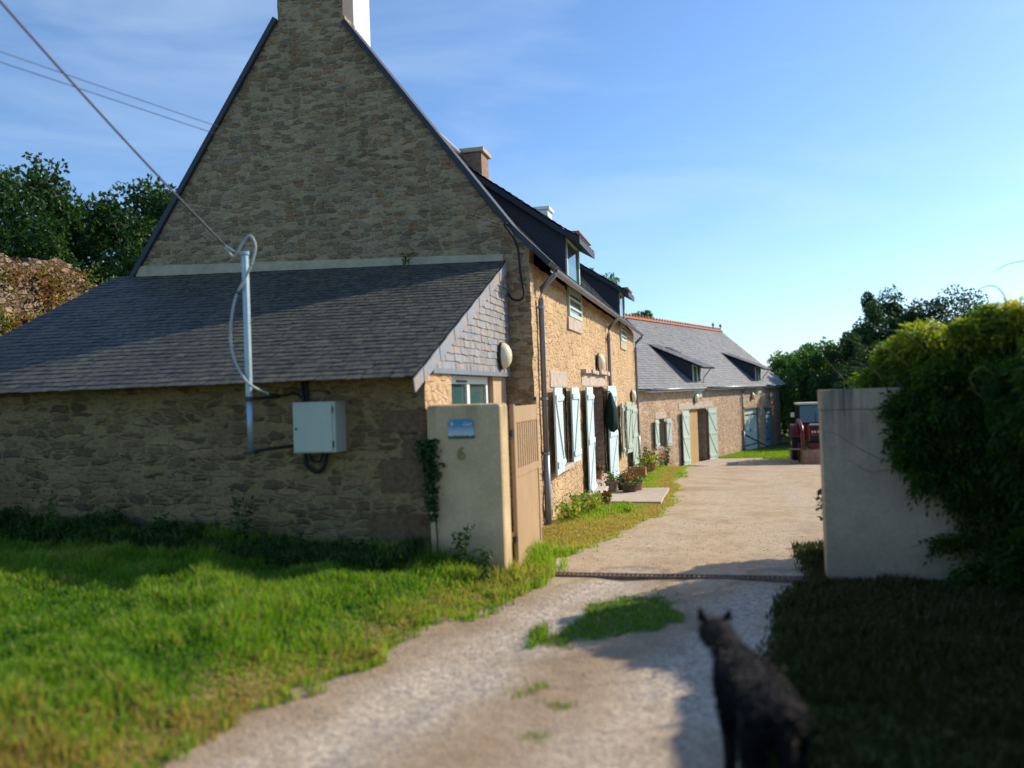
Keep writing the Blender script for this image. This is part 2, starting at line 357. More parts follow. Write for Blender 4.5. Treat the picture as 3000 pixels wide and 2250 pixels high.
LF = Frame((0, 7.33, 0), (1, 0, 0), (0, -1, 0))               # lean-to front
LS = Frame((-2.62, 0, 0), (0, 1, 0), (1, 0, 0))               # lean-to side
BA = radians(31.8) - YAW                                      # barn front turned from the farmhouse front
BF = Frame((-1.30, 31.61, 0), (sin(BA), cos(BA), 0), (cos(BA), -sin(BA), 0))

# numpy value noise
def vnoise(x, y, s=1., seed=0):
    x = np.asarray(x, float)*s; y = np.asarray(y, float)*s; xi = np.floor(x).astype(np.int64); yi = np.floor(y).astype(np.int64); fx = x-xi; fy = y-yi
    fx = fx*fx*(3-2*fx); fy = fy*fy*(3-2*fy)
    def h(a, b):
        n = (a*374761393 + b*668265263 + seed*982451653) & 0x7fffffff; n = ((n ^ (n >> 13))*1274126177) & 0x7fffffff; return ((n ^ (n >> 16)) & 0xffff)/65535.
    return (h(xi, yi)*(1-fx)+h(xi+1, yi)*fx)*(1-fy) + (h(xi, yi+1)*(1-fx)+h(xi+1, yi+1)*fx)*fy
def fb(x, y, s=1., seed=0, o=3):
    t = 0; a = .5; w = 0
    for i in range(o): t = t+a*vnoise(x, y, s*2**i, seed+i); w += a; a *= .5
    return t/w
def sst(a, b, x): t = np.clip((x-a)/(b-a), 0, 1); return t*t*(3-2*t)

# ------------------------------------------------------------------ ground
EY = [-4, 2.8, 3.4, 3.9, 4.6, 5.3, 6.1, 7.6, 9.0, 11.1, 12.2, 14, 16.2, 19, 22, 25, 27, 60]
EX = [-3.6, -2.95, -2.73, -2.53, -2.36, -2.2, -1.95, -1.56, -1.5, -1.17, -.86, -.82, -.8, -.95, -1.05, -1.0, -1.1, -1.1]
RY = [-4, 3.4, 4.1, 5.6, 7.45, 7.7, 9.4, 10.4, 26, 60]
RX = [-.1, .0, .08, .26, .55, .72, .78, 3.3, 4.3, 6.5]
def zbase(y): return np.interp(y, [-50, 8, 25, 27.8, 31.6, 45, 300], [0, 0, -.62, -1.0, -1.27, -1.36, -1.4])
def terrain(x, y):
    x = np.asarray(x, float); y = np.asarray(y, float)
    xe = np.interp(y, EY, EX); d = xe-x
    h = zbase(y)
    h = h + np.where(y < 9, 1, 0)*(.17*sst(0, .8, d) + .055*np.clip(-2.6-x, 0, 8))*(1-sst(7.6, 9, y)*(x > -2.7))
    h = h + (y >= 9)*np.clip(-8.4-x, 0, 12)*.28
    h = h + np.where(d > 0, .03, .008)*(fb(x, y, 2.2, 3)-.5)*2
    tr = np.exp(-((x-(xe+.75))/.22)**2) + np.exp(-((x-(xe+2.15))/.25)**2)       # wheel tracks
    mound = (fb(x, y, 3.2, 61)-.5)*.10*sst(.1, .7, d)*(y < 7.6)
    return h - .02*tr*(y < 8) + mound
def masks(x, y):
    x = np.asarray(x, float); y = np.asarray(y, float); xe = np.interp(y, EY, EX); xr = np.interp(y, RY, RX)
    wob = (fb(x, y, 1.8, 11)-.5)*.55 + (fb(x, y, 7, 12)-.5)*.3
    g = sst(-.22, .16, xe-x+wob*.75)
    dry = sst(.75, .0, xe-x+wob*.5)*g
    inner = (y > 7.9)*(y < 13.5)
    dry = np.maximum(dry, inner*g*.75*sst(.25, .55, fb(x, y, 1.1, 15)))
    gr = sst(-.12, .2, x-xr+wob*.5); g = np.maximum(g, gr); dry = np.maximum(dry, gr*.45*(fb(x, y, 2, 17) > .5))
    # tuft between the wheel tracks
    a = radians(58); cx, cy = -.76, 6.28; u = (x-cx)*cos(a)+(y-cy)*sin(a); v = -(x-cx)*sin(a)+(y-cy)*cos(a)
    cl = sst(1.2, .45, np.sqrt((u/.88)**2+(v/.40)**2)+wob*1.7); g = np.maximum(g, cl)
    st = np.exp(-((x-(xe+1.42))/.28)**2)*(y < 5.6)*sst(.5, .66, fb(x, y, 2.6, 19)); g = np.maximum(g, st*.7); dry = np.maximum(dry, st*.6)
    s = (x-BF.O.x)*BF.U.x+(y-BF.O.y)*BF.U.y; o = (x-BF.O.x)*BF.Out.x+(y-BF.O.y)*BF.Out.y
    far = (s > 4.1)*sst(.25, -.25, o-1.35-.11*(s-4)+wob) ; far = np.maximum(far, sst(27.9, 28.9, y-.25*x+wob*2)*(s > 4.4)*.85)
    lawn = (y > 20)*(s < .3)*sst(.3, -.3, x+.95+wob)
    g = np.maximum(g, np.maximum(far, lawn)); dry = np.maximum(dry, (y > 28)*(y < 31.)*sst(.35, .6, fb(x, y, 1.3, 21))*.6*g*(x > .5))
    tr = np.exp(-((x-(xe+.75))/.3)**2) + np.exp(-((x-(xe+2.15))/.33)**2)
    tr = tr*np.where(y < 8, 1, .35)+.45*(1-sst(6.5, 8.5, y)); return np.clip(g, 0, 1), np.clip(dry, 0, 1), np.clip(tr, 0, 1)

def axis(segs):
    out = []
    for a, b_, st in segs: out += list(np.arange(a, b_, st))
    return np.array(out+[segs[-1][1]])
xs = axis([(-300, -60, 40), (-60, -14, 4), (-14, -4, .3), (-4, 2.6, .055), (2.6, 8, .3), (8, 40, 4), (40, 300, 40)])
ys = axis([(-60, -6, 6), (-6, 2.4, .4), (2.4, 9, .055), (9, 18, .1), (18, 34, .16), (34, 60, 1.5), (60, 460, 40)])
X, Y = np.meshgrid(xs, ys); Z = terrain(X, Y); g, dry, tr = masks(X, Y)
nx, ny = len(xs), len(ys); I = np.arange(nx*ny).reshape(ny, nx)
Fq = np.stack([I[:-1, :-1], I[:-1, 1:], I[1:, 1:], I[1:, :-1]], -1).reshape(-1, 4)
m, nt, b = mat('ground_surface'); at = N(nt, 'ShaderNodeAttribute', attribute_name='mask'); sp = N(nt, 'ShaderNodeSeparateColor'); nt.links.new(at.outputs['Color'], sp.inputs[0])
o = coords(nt); fn = noise(nt, o, 9, 6, .7); mid = noise(nt, o, 1.4, 5, .6); big = noise(nt, o, .35, 3)
vo = N(nt, 'ShaderNodeTexVoronoi'); vo.inputs['Scale'].default_value = 55; nt.links.new(coords(nt, (1, 1, 1), .1, 5), vo.inputs['Vector'])
sv = N(nt, 'ShaderNodeSeparateColor'); nt.links.new(vo.outputs['Color'], sv.inputs[0])
sand = ramp(nt, fn, [(.25, (.34, .245, .155)), (.5, (.50, .375, .245)), (.8, (.62, .48, .33))])
grav = ramp(nt, sv.outputs[0], [(0, (.16, .155, .16)), (.35, (.32, .285, .25)), (.7, (.47, .405, .325)), (1, (.60, .53, .44))])
gm = math_(nt, 'ADD', math_(nt, 'MULTIPLY', sp.outputs[2], .62), ramp(nt, mid, [(.42, (0, 0, 0)), (.68, (.38, .38, .38))]), True)
base = mixc(nt, gm, sand, grav)
base = mixc(nt, 1., base, ramp(nt, sp.outputs[2], [(0, (1.0, .99, .97)), (.34, (1.06, 1.05, 1.02)), (.45, (.82, .77, .70)), (.62, (.95, .92, .88)), (1, (1.14, 1.12, 1.09))]), 'MULTIPLY')
base = mixc(nt, .8, base, ramp(nt, mid, [(.3, (.66, .64, .62)), (.55, (1, 1, 1)), (.8, (1.12, 1.08, 1.0))]), 'MULTIPLY')
gcol = ramp(nt, fn, [(.25, (.03, .05, .012)), (.55, (.07, .12, .022)), (.8, (.13, .17, .04))])
dcol = ramp(nt, fn, [(.25, (.15, .10, .04)), (.55, (.32, .20, .085)), (.8, (.40, .27, .12))])
gc = mixc(nt, sp.outputs[1], gcol, dcol)
ge = N(nt, 'ShaderNodeMapRange'); ge.inputs['From Min'].default_value = .35; ge.inputs['From Max'].default_value = .65
nt.links.new(math_(nt, 'ADD', sp.outputs[0], math_(nt, 'MULTIPLY', math_(nt, 'SUBTRACT', noise(nt, o, 6, 6, .7), .5), .7)), ge.inputs[0])
nt.links.new(mixc(nt, ge.outputs[0], base, gc), b.inputs['Base Color']); b.inputs['Roughness'].default_value = .95
hh = math_(nt, 'ADD', math_(nt, 'MULTIPLY', vo.outputs['Distance'], -.35), math_(nt, 'MULTIPLY', fn, .8))
bump(nt, b, hh, .02)
go = npmesh('ground', np.stack([X, Y, Z], -1).reshape(-1, 3), Fq, m, smooth=True); tag(go, kind='structure')
ca = go.data.color_attributes.new('mask', 'FLOAT_COLOR', 'POINT')
ca.data.foreach_set('color', np.stack([g, dry, tr, np.ones_like(g)], -1).astype(np.float32).ravel())
def gz(x, y): return float(terrain(np.array([x]), np.array([y]))[0])

# ------------------------------------------------------------------ wall / roof builders
def nvec(p, amp, s=5.):
    v = mn.noise_vector(Vector(p)*s); w = mn.noise_vector(Vector(p)*s*2.7); return (v + w*.5)*amp
def wall_skin(mb, F, u0, u1, z0, ztop, holes=(), res=.08, amp=.012, o=0., depth=.3):
    """front sheet of a masonry wall with real unevenness; openings cut out, with reveals"""
    us = list(np.arange(u0, u1, res))+[u1]; zmax = max(ztop(u) for u in us) if callable(ztop) else ztop
    zs = list(np.arange(z0, zmax, res))+[zmax]
    for h in holes: us += [h[0], h[1]]; zs += [h[2], h[3]]
    def uniq(a):
        a = sorted(a); out = [a[0]]
        for q in a[1:]:
            if q-out[-1] > .004: out.append(q)
        return out
    us, zs = uniq(us), uniq(zs); idx = {}
    def P(i, j):
        if (i, j) not in idx:
            u, z = us[i], zs[j]
            if callable(ztop): z = min(z, ztop(u))
            p = F.p(u, z, o); p = p + nvec(p, amp); idx[(i, j)] = len(mb.v); mb.v.append(tuple(p))
        return idx[(i, j)]
    for i in range(len(us)-1):
        for j in range(len(zs)-1):
            um, zm = (us[i]+us[i+1])/2, (zs[j]+zs[j+1])/2
            if callable(ztop) and zs[j] >= max(ztop(us[i]), ztop(us[i+1])): continue
            if any(h[0] < um < h[1] and h[2] < zm < h[3] for h in holes): continue
            mb.f.append((P(i, j), P(i+1, j), P(i+1, j+1), P(i, j+1))); mb.r.append(.5)
def reveal(mb, F, h, depth, t=.06):
    u0, u1, z0, z1 = h; e = .02
    mb.fbox(F, u0-t, u0, z0-t, z1+t, -depth, -e); mb.fbox(F, u1, u1+t, z0-t, z1+t, -depth, -e)
    mb.fbox(F, u0, u1, z1, z1+t, -depth, -e); mb.fbox(F, u0, u1, z0-t, z0, -depth, -e)
def slates(P, nrm, vmax, ulim, w, ex, name, m, parent, thick=.012, jit=.012, v0=0.):
    """courses of real overlapping slates; P(u,v) is a point on the roof plane, v up the slope"""
    V = []; Fs = []; R = []; nrm = Vector(nrm).normalized(); k = 0; v = v0; row = 0
    while v < vmax-.02:
        a, b_ = ulim(v); v1 = min(v+ex*1.35, vmax); u = a-(w*.5 if row % 2 else 0)
        while u < b_:
            ww = w*(1+random.uniform(-.12, .12)); q0, q1 = max(u+.003, a), min(u+ww-.003, b_)
            if q1-q0 > .02:
                j = random.uniform(-jit, jit); up = thick*(1.7+random.uniform(-.3, .5)); lo2 = thick*.35; sk_ = random.uniform(-.004, .004)
                a1, b1 = ulim(v1)
                t0, t1 = max(q0, a1), min(q1, b1)
                if t1 <= t0: t0 = t1 = (max(min(q0, b1), a1))
                p = [P(q0, v+j)+nrm*up, P(q1, v+j+sk_)+nrm*up, P(t1, v1)+nrm*lo2, P(t0, v1)+nrm*lo2, P(q0, v+j)+nrm*(up-thick), P(q1, v+j+sk_)+nrm*(up-thick)]
                V += p; Fs += [(k, k+1, k+2, k+3), (k+4, k+5, k+1, k)]; r = random.random(); R += [r, r]; k += 6
            u += ww
        v += ex; row += 1
    return npmesh(name, np.array([tuple(p) for p in V]), np.array(Fs), m, parent, R)
def shutter(F, u0, u1, z0, z1, m, parent, hinge, ang=0., o=.06, brace=1, name='shutter'):
    """board shutter with ledges and a diagonal brace; hinge is the u of its hinge, ang the angle off the wall"""
    w = abs(u1-u0); sgn = 1 if (u0+u1)/2 > hinge else -1; ca_, sa = cos(ang), sin(ang)
    d = F.U*sgn*ca_ + F.Out*sa; nrm = F.Out*ca_ - F.U*sgn*sa
    G = Frame(F.p(hinge, 0, o), d, nrm); mb = MB(); nb = max(3, int(w/.11))
    for i in range(nb): mb.fbox(G, w*i/nb+.003, w*(i+1)/nb-.003, z0, z1, 0, .025)
    lz = [z0+.12*(z1-z0), z0+.88*(z1-z0)] if z1-z0 < 1.5 else [z0+.1*(z1-z0), z0+.52*(z1-z0), z0+.91*(z1-z0)]
    for z in lz: mb.fbox(G, .03, w-.03, z-.045, z+.045, .0255, .046)
    for a, b_ in zip(lz[:-1], lz[1:]):
        p0, p1 = (.06, a+.045), (w-.1, b_-.045)
        if brace < 0: p0, p1 = (w-.1, a+.045), (.06, b_-.045)
        P = G.p; mb.hexa([P(p0[0], p0[1], .0258), P(p0[0]+.08, p0[1], .0258), P(p0[0]+.08, p0[1], .044), P(p0[0], p0[1], .044), P(p1[0], p1[1], .0258), P(p1[0]+.08, p1[1], .0258), P(p1[0]+.08, p1[1], .044), P(p1[0], p1[1], .044)])
    s = mb.build(name, m, parent)
    hb = MB()
    for z in (lz[0], lz[-1]): hb.fbox(G, -.02, w*.6, z-.018, z+.018, .0465, .051)
    hb.build('hinge_strap', m, s); return s
def window(F, u0, u1, z0, z1, o, m, parent, mull=1, bars=0, fw=.06, name='window'):
    mb = MB(); mb.fbox(F, u0, u0+fw, z0, z1, o-.05, o); mb.fbox(F, u1-fw, u1, z0, z1, o-.05, o)
    mb.fbox(F, u0+fw, u1-fw, z0, z0+fw, o-.05, o); mb.fbox(F, u0+fw, u1-fw, z1-fw, z1, o-.05, o)
    for i in range(mull): c = u0+(u1-u0)*(i+1)/(mull+1); mb.fbox(F, c-fw*.6, c+fw*.6, z0+fw, z1-fw, o-.048, o+.004)
    for i in range(bars): c = z0+(z1-z0)*(i+1)/(bars+1); mb.fbox(F, u0+fw, u1-fw, c-.018, c+.018, o-.046, o-.004)
    s = mb.build(name, m, parent); MB().fbox(F, u0+.01, u1-.01, z0+.01, z1-.01, o-.035, o-.028).build('pane', M['glass'], s); return s
def downpipe(F, u, ztop, zbot, parent, swan=.22, du=0.):
    mb = MB(); mb.tube([F.p(u+du, ztop, .28), F.p(u+du*.8, ztop-.07, .26), F.p(u, ztop-.25, .07), F.p(u, ztop-.4, .055), F.p(u, zbot+1.0, .055)], .038, 10)
    mb.tube([F.p(u, zbot+1.02, .055), F.p(u, zbot-.1, .055)], .046, 10)
    p = mb.build('downpipe', M['zinc'], parent, smooth=True)
    c = MB()
    for z in (ztop-.5, (ztop+zbot)/2, zbot+1.0): c.tube([F.p(u, z-.02, .055), F.p(u, z+.02, .055)], .052, 10)
    c.build('pipe_clip', M['zinc'], p); return p
def walllamp(F, u, z, o, label, r=.14):
    p = F.p(u, z, o); t = thing('wall_lamp', p, label, 'wall lamp', 'cream oval lamps fixed to the farm walls')
    b_ = MB(); v = F.Out
    def disc(mb, prof, sz):
        n = 18; base = len(mb.v)
        for rr, h in prof:
            for j in range(n): a = 2*pi*j/n; mb.v.append(tuple(p + F.U*(rr*cos(a)) + Vector((0, 0, rr*sz*sin(a))) + v*h))
        for i in range(len(prof)-1):
            for j in range(n): q = base+i*n; mb.f.append((q+j, q+(j+1) % n, q+n+(j+1) % n, q+n+j)); mb.r.append(.5)
    mb = MB(); disc(mb, [(.01, 0), (r, 0), (r, .03), (r*.9, .035), (.01, .035)], 1.25); mb.build('lamp_base', M['iron'], t)
    mb = MB(); disc(mb, [(r*.96, .03), (r*.93, .06), (r*.75, .10), (r*.45, .13), (.003, .14)], 1.25); mb.build('lamp_shade', M['lamp'], t, smooth=True)
    return t

def wall_core(mb, F, u0, u1, z0, z1, holes, depth, o=-.025):
    """the body of the wall behind its skin: piers, lintels and aprons round the openings"""
    hs = sorted(holes); u = u0
    for h in hs:
        mb.fbox(F, u, h[0], z0, z1, -depth, o); mb.fbox(F, h[0], h[1], z0, h[2], -depth, o)
        if h[3] < z1-.01: mb.fbox(F, h[0], h[1], h[3], z1, -depth, o)
        u = h[1]
    mb.fbox(F, u, u1, z0, z1, -depth, o)

# ------------------------------------------------------------------ farmhouse
FH = thing('farmhouse', (-5.3, 17.9, 0), 'tall sunlit stone farmhouse with steep slate roof, big windowless gable and aqua shutters', 'house')
def gtop(u):
    if -5.82 <= u <= -4.82: return 8.6
    if u > -4.82: return 3.50 + (-2.29-u)*1.36 + .10*exp(-((u+2.29)/.3)**2)
    return 3.62 + (u+8.27)*1.43
mb = MB(); mb_us = [-8.27, -5.821, -5.819, -4.821, -4.819]
wall_skin(mb, GF, -8.27, -5.82, -.4, lambda u: gtop(u-1e-4), res=.1, amp=.012)
wall_skin(mb, GF, -5.82, -4.82, -.4, 8.6, res=.1, amp=.010)
wall_skin(mb, GF, -4.82, -2.29, -.4, lambda u: gtop(u+1e-4), res=.07, amp=.014)
mb.build('gable_wall', M['gable'], FH, smooth=False)
mb = MB()      # the body of the gable and the walls that are not seen
for (a, b_) in ((-8.25, -5.83), (-4.81, -2.31)):
    P = [(a, -.4), (b_, -.4), (b_, gtop(b_)), (a, gtop(a))]
    mb.add([(x, 10.66, z) for x, z in P]+[(x, 11.0, z) for x, z in P], [(0, 1, 2, 3), (7, 6, 5, 4), (0, 4, 5, 1), (1, 5, 6, 2), (2, 6, 7, 3), (3, 7, 4, 0)])
mb.box(-5.83, -4.81, 10.66, 11.0, -.4, 7.06)
mb.box(-8.25, -7.9, 11.0, 25.2, -1, 3.45); mb.box(-7.9, -2.8, 24.85, 25.2, -1, 3.45)
mb.add([(-8.25, 25.1, 3.45), (-2.31, 25.1, 3.45), (-5.32, 25.1, 6.95), (-8.25, 24.9, 3.45), (-2.31, 24.9, 3.45), (-5.32, 24.9, 6.95)], [(0, 1, 2), (5, 4, 3), (0, 3, 4, 1), (1, 4, 5, 2), (2, 5, 3, 0)])
mb.box(-7.9, -2.8, 11.0, 24.85, 3.2, 3.3)
mb.build('rear_wall', M['gable'], FH)
holesF = [(12.3, 13.05, .58, 1.76), (13.55, 14.65, 2.93, 3.40), (15.58, 17.72, -.06, 1.78), (20.85, 21.5, .10, 1.36), (21.35+.0, 22.45, 3.0, 3.40), (23.95, 24.6, -.6, 1.2)]
holesF = [(12.3, 13.05, .58, 1.76), (15.58, 17.72, -.06, 1.78), (20.85, 21.5, .10, 1.36), (22.1, 22.9, -.6, 1.25)]
mb = MB(); wall_skin(mb, HF, 10.63, 25.2, -1.0, 3.42, holesF, res=.07, amp=.017)
mb.build('front_wall', M['front'], FH)
mb = MB(); wall_core(mb, HF, 11.0, 25.18, -1.0, 3.4, holesF, .5); mb.build('wall_core', M['reveal'], FH)
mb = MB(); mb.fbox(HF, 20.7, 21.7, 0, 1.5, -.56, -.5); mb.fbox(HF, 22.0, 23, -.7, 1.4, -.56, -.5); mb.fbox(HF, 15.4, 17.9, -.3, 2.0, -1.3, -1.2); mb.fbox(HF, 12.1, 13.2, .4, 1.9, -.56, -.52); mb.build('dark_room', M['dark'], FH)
window(HF, 12.3, 13.05, .58, 1.76, -.42, M['white'], FH)
window(HF, 20.85, 21.5, .10, 1.36, -.40, M['gframe'], FH)
# dressed stones
mb = MB(); mb.fbox(HF, 11.75, 13.15, 1.775, 2.02, -.2, .012); mb.build('window_lintel', M['lintel'], FH, bevel=.01)
mb = MB(); mb.fbox(HF, 14.7, 17.95, 1.795, 2.0, -.2, .012); mb.build('door_lintel', M['lintel'], FH, bevel=.01)
mb = MB()
for i in range(9): a = 14.65+i*.38; mb.fbox(HF, a, a+.36, 2.03+random.uniform(-.01, .01), 2.09+random.uniform(-.01, .02), -.05, .10+random.uniform(-.03, .03))
mb.build('drip_ledge', M['lintel'], FH)
mb = MB(); mb.fbox(HF, 12.2, 13.15, .50, .575, -.4, .08); mb.build('window_sill', M['lintel'], FH, bevel=.01)
mb = MB(); mb.fbox(HF, 14.35, 15.65, -.45, -.10, .02, .30); mb.fbox(HF, 15.65, 17.7, -.5, -.08, -.6, .12); mb.build('door_step', M['lintel'], FH, bevel=.015)
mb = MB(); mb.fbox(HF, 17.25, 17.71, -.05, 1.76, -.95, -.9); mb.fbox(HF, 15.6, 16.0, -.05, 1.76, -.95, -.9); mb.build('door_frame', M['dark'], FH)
# roof, eave z 3.38 at X -2.08, ridge z 7.05 at X -5.32
SL = Vector((-3.24, 0, 3.67)).normalized(); SLR = Vector((3.24, 0, 3.67)).normalized(); RL = sqrt(3.24**2+3.67**2)
roof = slates(lambda u, v: Vector((-2.08, u, 3.38))+SL*v, (SL.z, 0, -SL.x), RL, lambda v: (11.0, 25.32), .22, .13, 'roof', M['slate_d'], FH)
slates(lambda u, v: Vector((-8.56, u, 3.38))+SLR*v, (-SLR.z, 0, SLR.x), RL, lambda v: (11.0, 25.32), .3, .2, 'rear_roof', M['slate_d'], FH)
mb = MB()
for x0, x1 in ((-2.08, -5.32), (-8.56, -5.32)):
    mb.hexa([(x0, 11.0, 3.355), (x0, 25.3, 3.355), (x1, 25.3, 7.025), (x1, 11, 7.025), (x0, 11, 3.375), (x0, 25.3, 3.375), (x1, 25.3, 7.045), (x1, 11, 7.045)])
mb.build('roof_boarding', M['under'], FH)
mb = MB(); mb.tube([(-5.32, 11.0, 7.08), (-5.32, 25.3, 7.08)], .07, 10); mb.build('ridge_capping', M['zinc'], FH)
# verge slates along both rakes of the gable
def verge(pts, y0, y1, th):
    mb = MB()
    for a, b_ in zip(pts[:-1], pts[1:]):
        a, b_ = Vector(a), Vector(b_); d = (b_-a).normalized(); n = Vector((-d.z, 0, d.x)); n = n if n.z > 0 else -n
        q = [a, b_, b_+n*th, a+n*th]
        mb.add([(p.x, y0, p.z) for p in q]+[(p.x, y1, p.z) for p in q], [(0, 1, 2, 3), (7, 6, 5, 4), (0, 4, 5, 1), (1, 5, 6, 2), (2, 6, 7, 3), (3, 7, 4, 0)])
    return mb
verge([(-2.04, 0, 3.36), (-2.24, 0, 3.56), (-2.54, 0, 3.87), (-4.83, 0, gtop(-4.81)+.005)], 10.57, 11.02, .07).build('verge', M['slate_d'], FH)
verge([(-8.36, 0, 3.50), (-5.81, 0, gtop(-5.83)+.005)], 10.57, 11.02, .07).build('verge', M['slate_d'], FH)
mb = MB(); mb.hexa([(-8.25, 10.60, 3.60), (-2.64, 10.60, 3.44), (-2.64, 10.64, 3.44), (-8.25, 10.64, 3.60), (-8.25, 10.595, 3.78), (-2.64, 10.595, 3.55), (-2.64, 10.64, 3.55), (-8.25, 10.64, 3.78)]); mb.build('flashing_band', M['band'], FH)
def chimney(x0, x1, y0, y1, z0, z1, capm, bodym, over=.06):
    c = MB().box(x0, x1, y0, y1, z0, z1).build('chimney', bodym, FH, bevel=.015)
    MB().box(x0-over, x1+over, y0-over, y1+over, z1+.002, z1+.10).build('chimney_cap', capm, c, bevel=.01); return c
chimney(-5.80, -4.83, 11.02, 11.62, 6.5, 8.55, M['band'], M['white'])
chimney(-5.85, -4.82, 17.7, 18.3, 6.0, 7.10, M['band'], M['brick'])
chimney(-5.85, -4.66, 24.5, 25.15, 6.0, 7.22, M['white'], M['white'])
# gutter
mb = MB()
for k in range(2):
    a, b_ = (11.02, 25.32)
    n = 8; base = len(mb.v); r = .055 - k*.006
    for y in (a, b_):
        for j in range(n+1): t = pi+pi*j/n; mb.v.append((-2.04+r*cos(t), y, 3.36+r*sin(t)))
    for j in range(n): mb.f.append((base+j, base+j+1, base+n+2+j, base+n+1+j)); mb.r.append(.5)
mb.build('gutter', M['zinc'], FH, smooth=True)
for u, zt, zb in ((11.02, 3.36, -.12), (18.45, 3.34, -.4), (25.05, 3.34, -.65)): downpipe(HF, u, zt, zb, FH)
# wall dormers: a window rising through the eave under a long shed roof
def dormer(y0, y1, zt, xt, zback, xback, zw0):
    d = MB()
    a, b_ = y0-.12, y1+.12
    P = [(-2.01, zt-.17), (-2.3, zt+.0), (xback, zback)]
    for (x0, z0), (x1, z1) in zip(P[:-1], P[1:]):
        d.hexa([(x0, a, z0-.07), (x0, b_, z0-.07), (x1, b_, z1-.07), (x1, a, z1-.07), (x0, a, z0+.03), (x0, b_, z0+.03), (x1, b_, z1+.03), (x1, a, z1+.03)])
    dm = d.build('dormer', M['slate_d'], FH)
    V0 = Vector((-2.3, 0, zt+.05)); V1 = Vector((xback, 0, zback+.05)); dd = (V1-V0); Ln = dd.length; dd.normalize()
    slates(lambda u, v: Vector((V0.x, u, V0.z))+dd*v, (dd.z, 0, -dd.x), Ln, lambda v: (a, b_), .2, .13, 'dormer_roof', M['slate_d'], dm)
    e0 = Vector((-2.01, 0, zt-.14)); ed = (V0-e0); el = ed.length; ed.normalize()
    slates(lambda u, v: Vector((e0.x, u, e0.z))+ed*v, (ed.z, 0, -ed.x), el, lambda v: (a, b_), .2, .13, 'dormer_eave', M['slate_b'], dm)  # paler slate than the roof puts the sunlit look of the kick into its colour
    # cheeks
    for y in (y0, y1):
        c = MB(); s = -1 if y == y0 else 1
        q = [(-2.27, 3.35), (-2.27, zt-.02), (xback+.05, zback-.06)]
        c.add([(x, y, z) for x, z in q]+[(x, y+.05*s*-1, z) for x, z in q], [(0, 1, 2), (5, 4, 3), (0, 3, 4, 1), (1, 4, 5, 2), (2, 5, 3, 0)])
        c.build('dormer_cheek', M['slate_d'], dm)
    w = window(HF, y0+.08, y1-.08, 3.44, zt-.02, .03, M['gframe'], dm, mull=0, fw=.09)
    w2 = window(HF, y0+.08, y1-.08, zw0, 3.42, .045, M['gframe'], dm, mull=0, bars=2, fw=.07)
    MB().fbox(HF, y0+.02, y1-.02, zw0-.22, zw0-.005, -.1, .035).build('dormer_sill', M['lintel'], dm, bevel=.01)
    MB().fbox(HF, y0+.05, y1-.05, zt-.02, zt+.0, -.3, .25).build('dormer_soffit', M['wood'], dm)
dormer(13.35, 14.85, 4.33, 0, 5.60, -4.05, 2.95)
dormer(21.25, 22.65, 4.33, 0, 5.35, -3.85, 2.98)
# shutters
shutter(HF, 11.48, 12.26, .52, 1.77, M['aqua'], FH, 12.26, .04)
shutter(HF, 13.1, 13.72, .56, 1.77, M['aqua'], FH, 13.1, .03)
shutter(HF, 14.55, 15.52, -.28, 1.78, M['aqua'], FH, 15.5, .03, brace=-1)
shutter(HF, 17.78, 18.75, -.42, 1.80, M['aqua'], FH, 17.78, .07)
shutter(HF, 20.2, 20.82, .06, 1.38, M['sage'], FH, 20.82, .05)
shutter(HF, 21.52, 22.1, .06, 1.38, M['sage'], FH, 21.52, .12)
shutter(HF, 22.95, 23.85, -.52, 1.27, M['sage'], FH, 22.95, .06)

# ------------------------------------------------------------------ lean-to
LT = thing('lean_to', (-5.6, 8.9, 0), 'low stone lean-to with a wide lichened slate roof against the big gable', 'outbuilding')
mb = MB(); wall_skin(mb, LF, -8.6, -2.62, -.4, 1.95, res=.09, amp=.018); mb.build('front_wall', M['leanto'], LT)
mb = MB(); wall_skin(mb, LS, 7.33, 8.15, -.4, 1.93, res=.07, amp=.014); mb.build('side_wall', M['front'], LT)
mb = MB(); mb.box(-8.58, -2.66, 7.36, 7.8, -.4, 1.93); mb.box(-3.0, -2.65, 7.8, 8.12, -.4, 1.90); mb.box(-3.0, -2.68, 8.12, 10.6, -.4, .75); mb.box(-8.58, -8.2, 7.8, 10.6, -.4, 2.1)
mb.box(-3.6, -3.55, 7.8, 10.6, -.3, 2.1); mb.build('wall_core', M['plaster'], LT)
mb = MB(); mb.box(-2.95, -2.66, 9.95, 10.62, -.3, 1.93); mb.build('plaster_return', M['plaster'], LT, bevel=.01)
window(LS, 8.2, 9.92, .76, 1.92, -.10, M['white'], LT, mull=1, fw=.09, name='window')
MB().fbox(LS, 8.62, 8.98, 1.845, 1.87, -.097, -.085).build('window_vent', M['iron'], LT)
MB().fbox(LS, 7.5, 10.62, 1.925, 1.975, -.06, .035).build('drip_board', M['zinc'], LT)
for z0, z1, x0 in ((1.37, 1.58, -3.06), (.80, 1.12, -3.08), (.36, .62, -3.22), (1.14, 1.34, -2.86)):
    mb = MB(); k = 5
    wall_skin(mb, LF, x0, -2.64, z0, z1, res=.05, amp=.02, o=.012); mb.build('granite_block', M['granite'], LT)
def lroof(u, v):     # u along X, v up the slope; the top is a little higher on the left
    t = v/4.0; zt = 3.47+(-2.6-u)*.030; return Vector((u, 6.98+3.66*t, 1.88+(zt-1.88)*t))
slates(lroof, (0, -.40, .92), 4.0, lambda v: (-8.62, -2.60), .145, .112, 'roof', M['slate_l'], LT, thick=.0065, jit=.010)
mb = MB(); q = [lroof(-8.6, .07), lroof(-2.62, .07), lroof(-2.62, 3.98), lroof(-8.6, 3.98)]
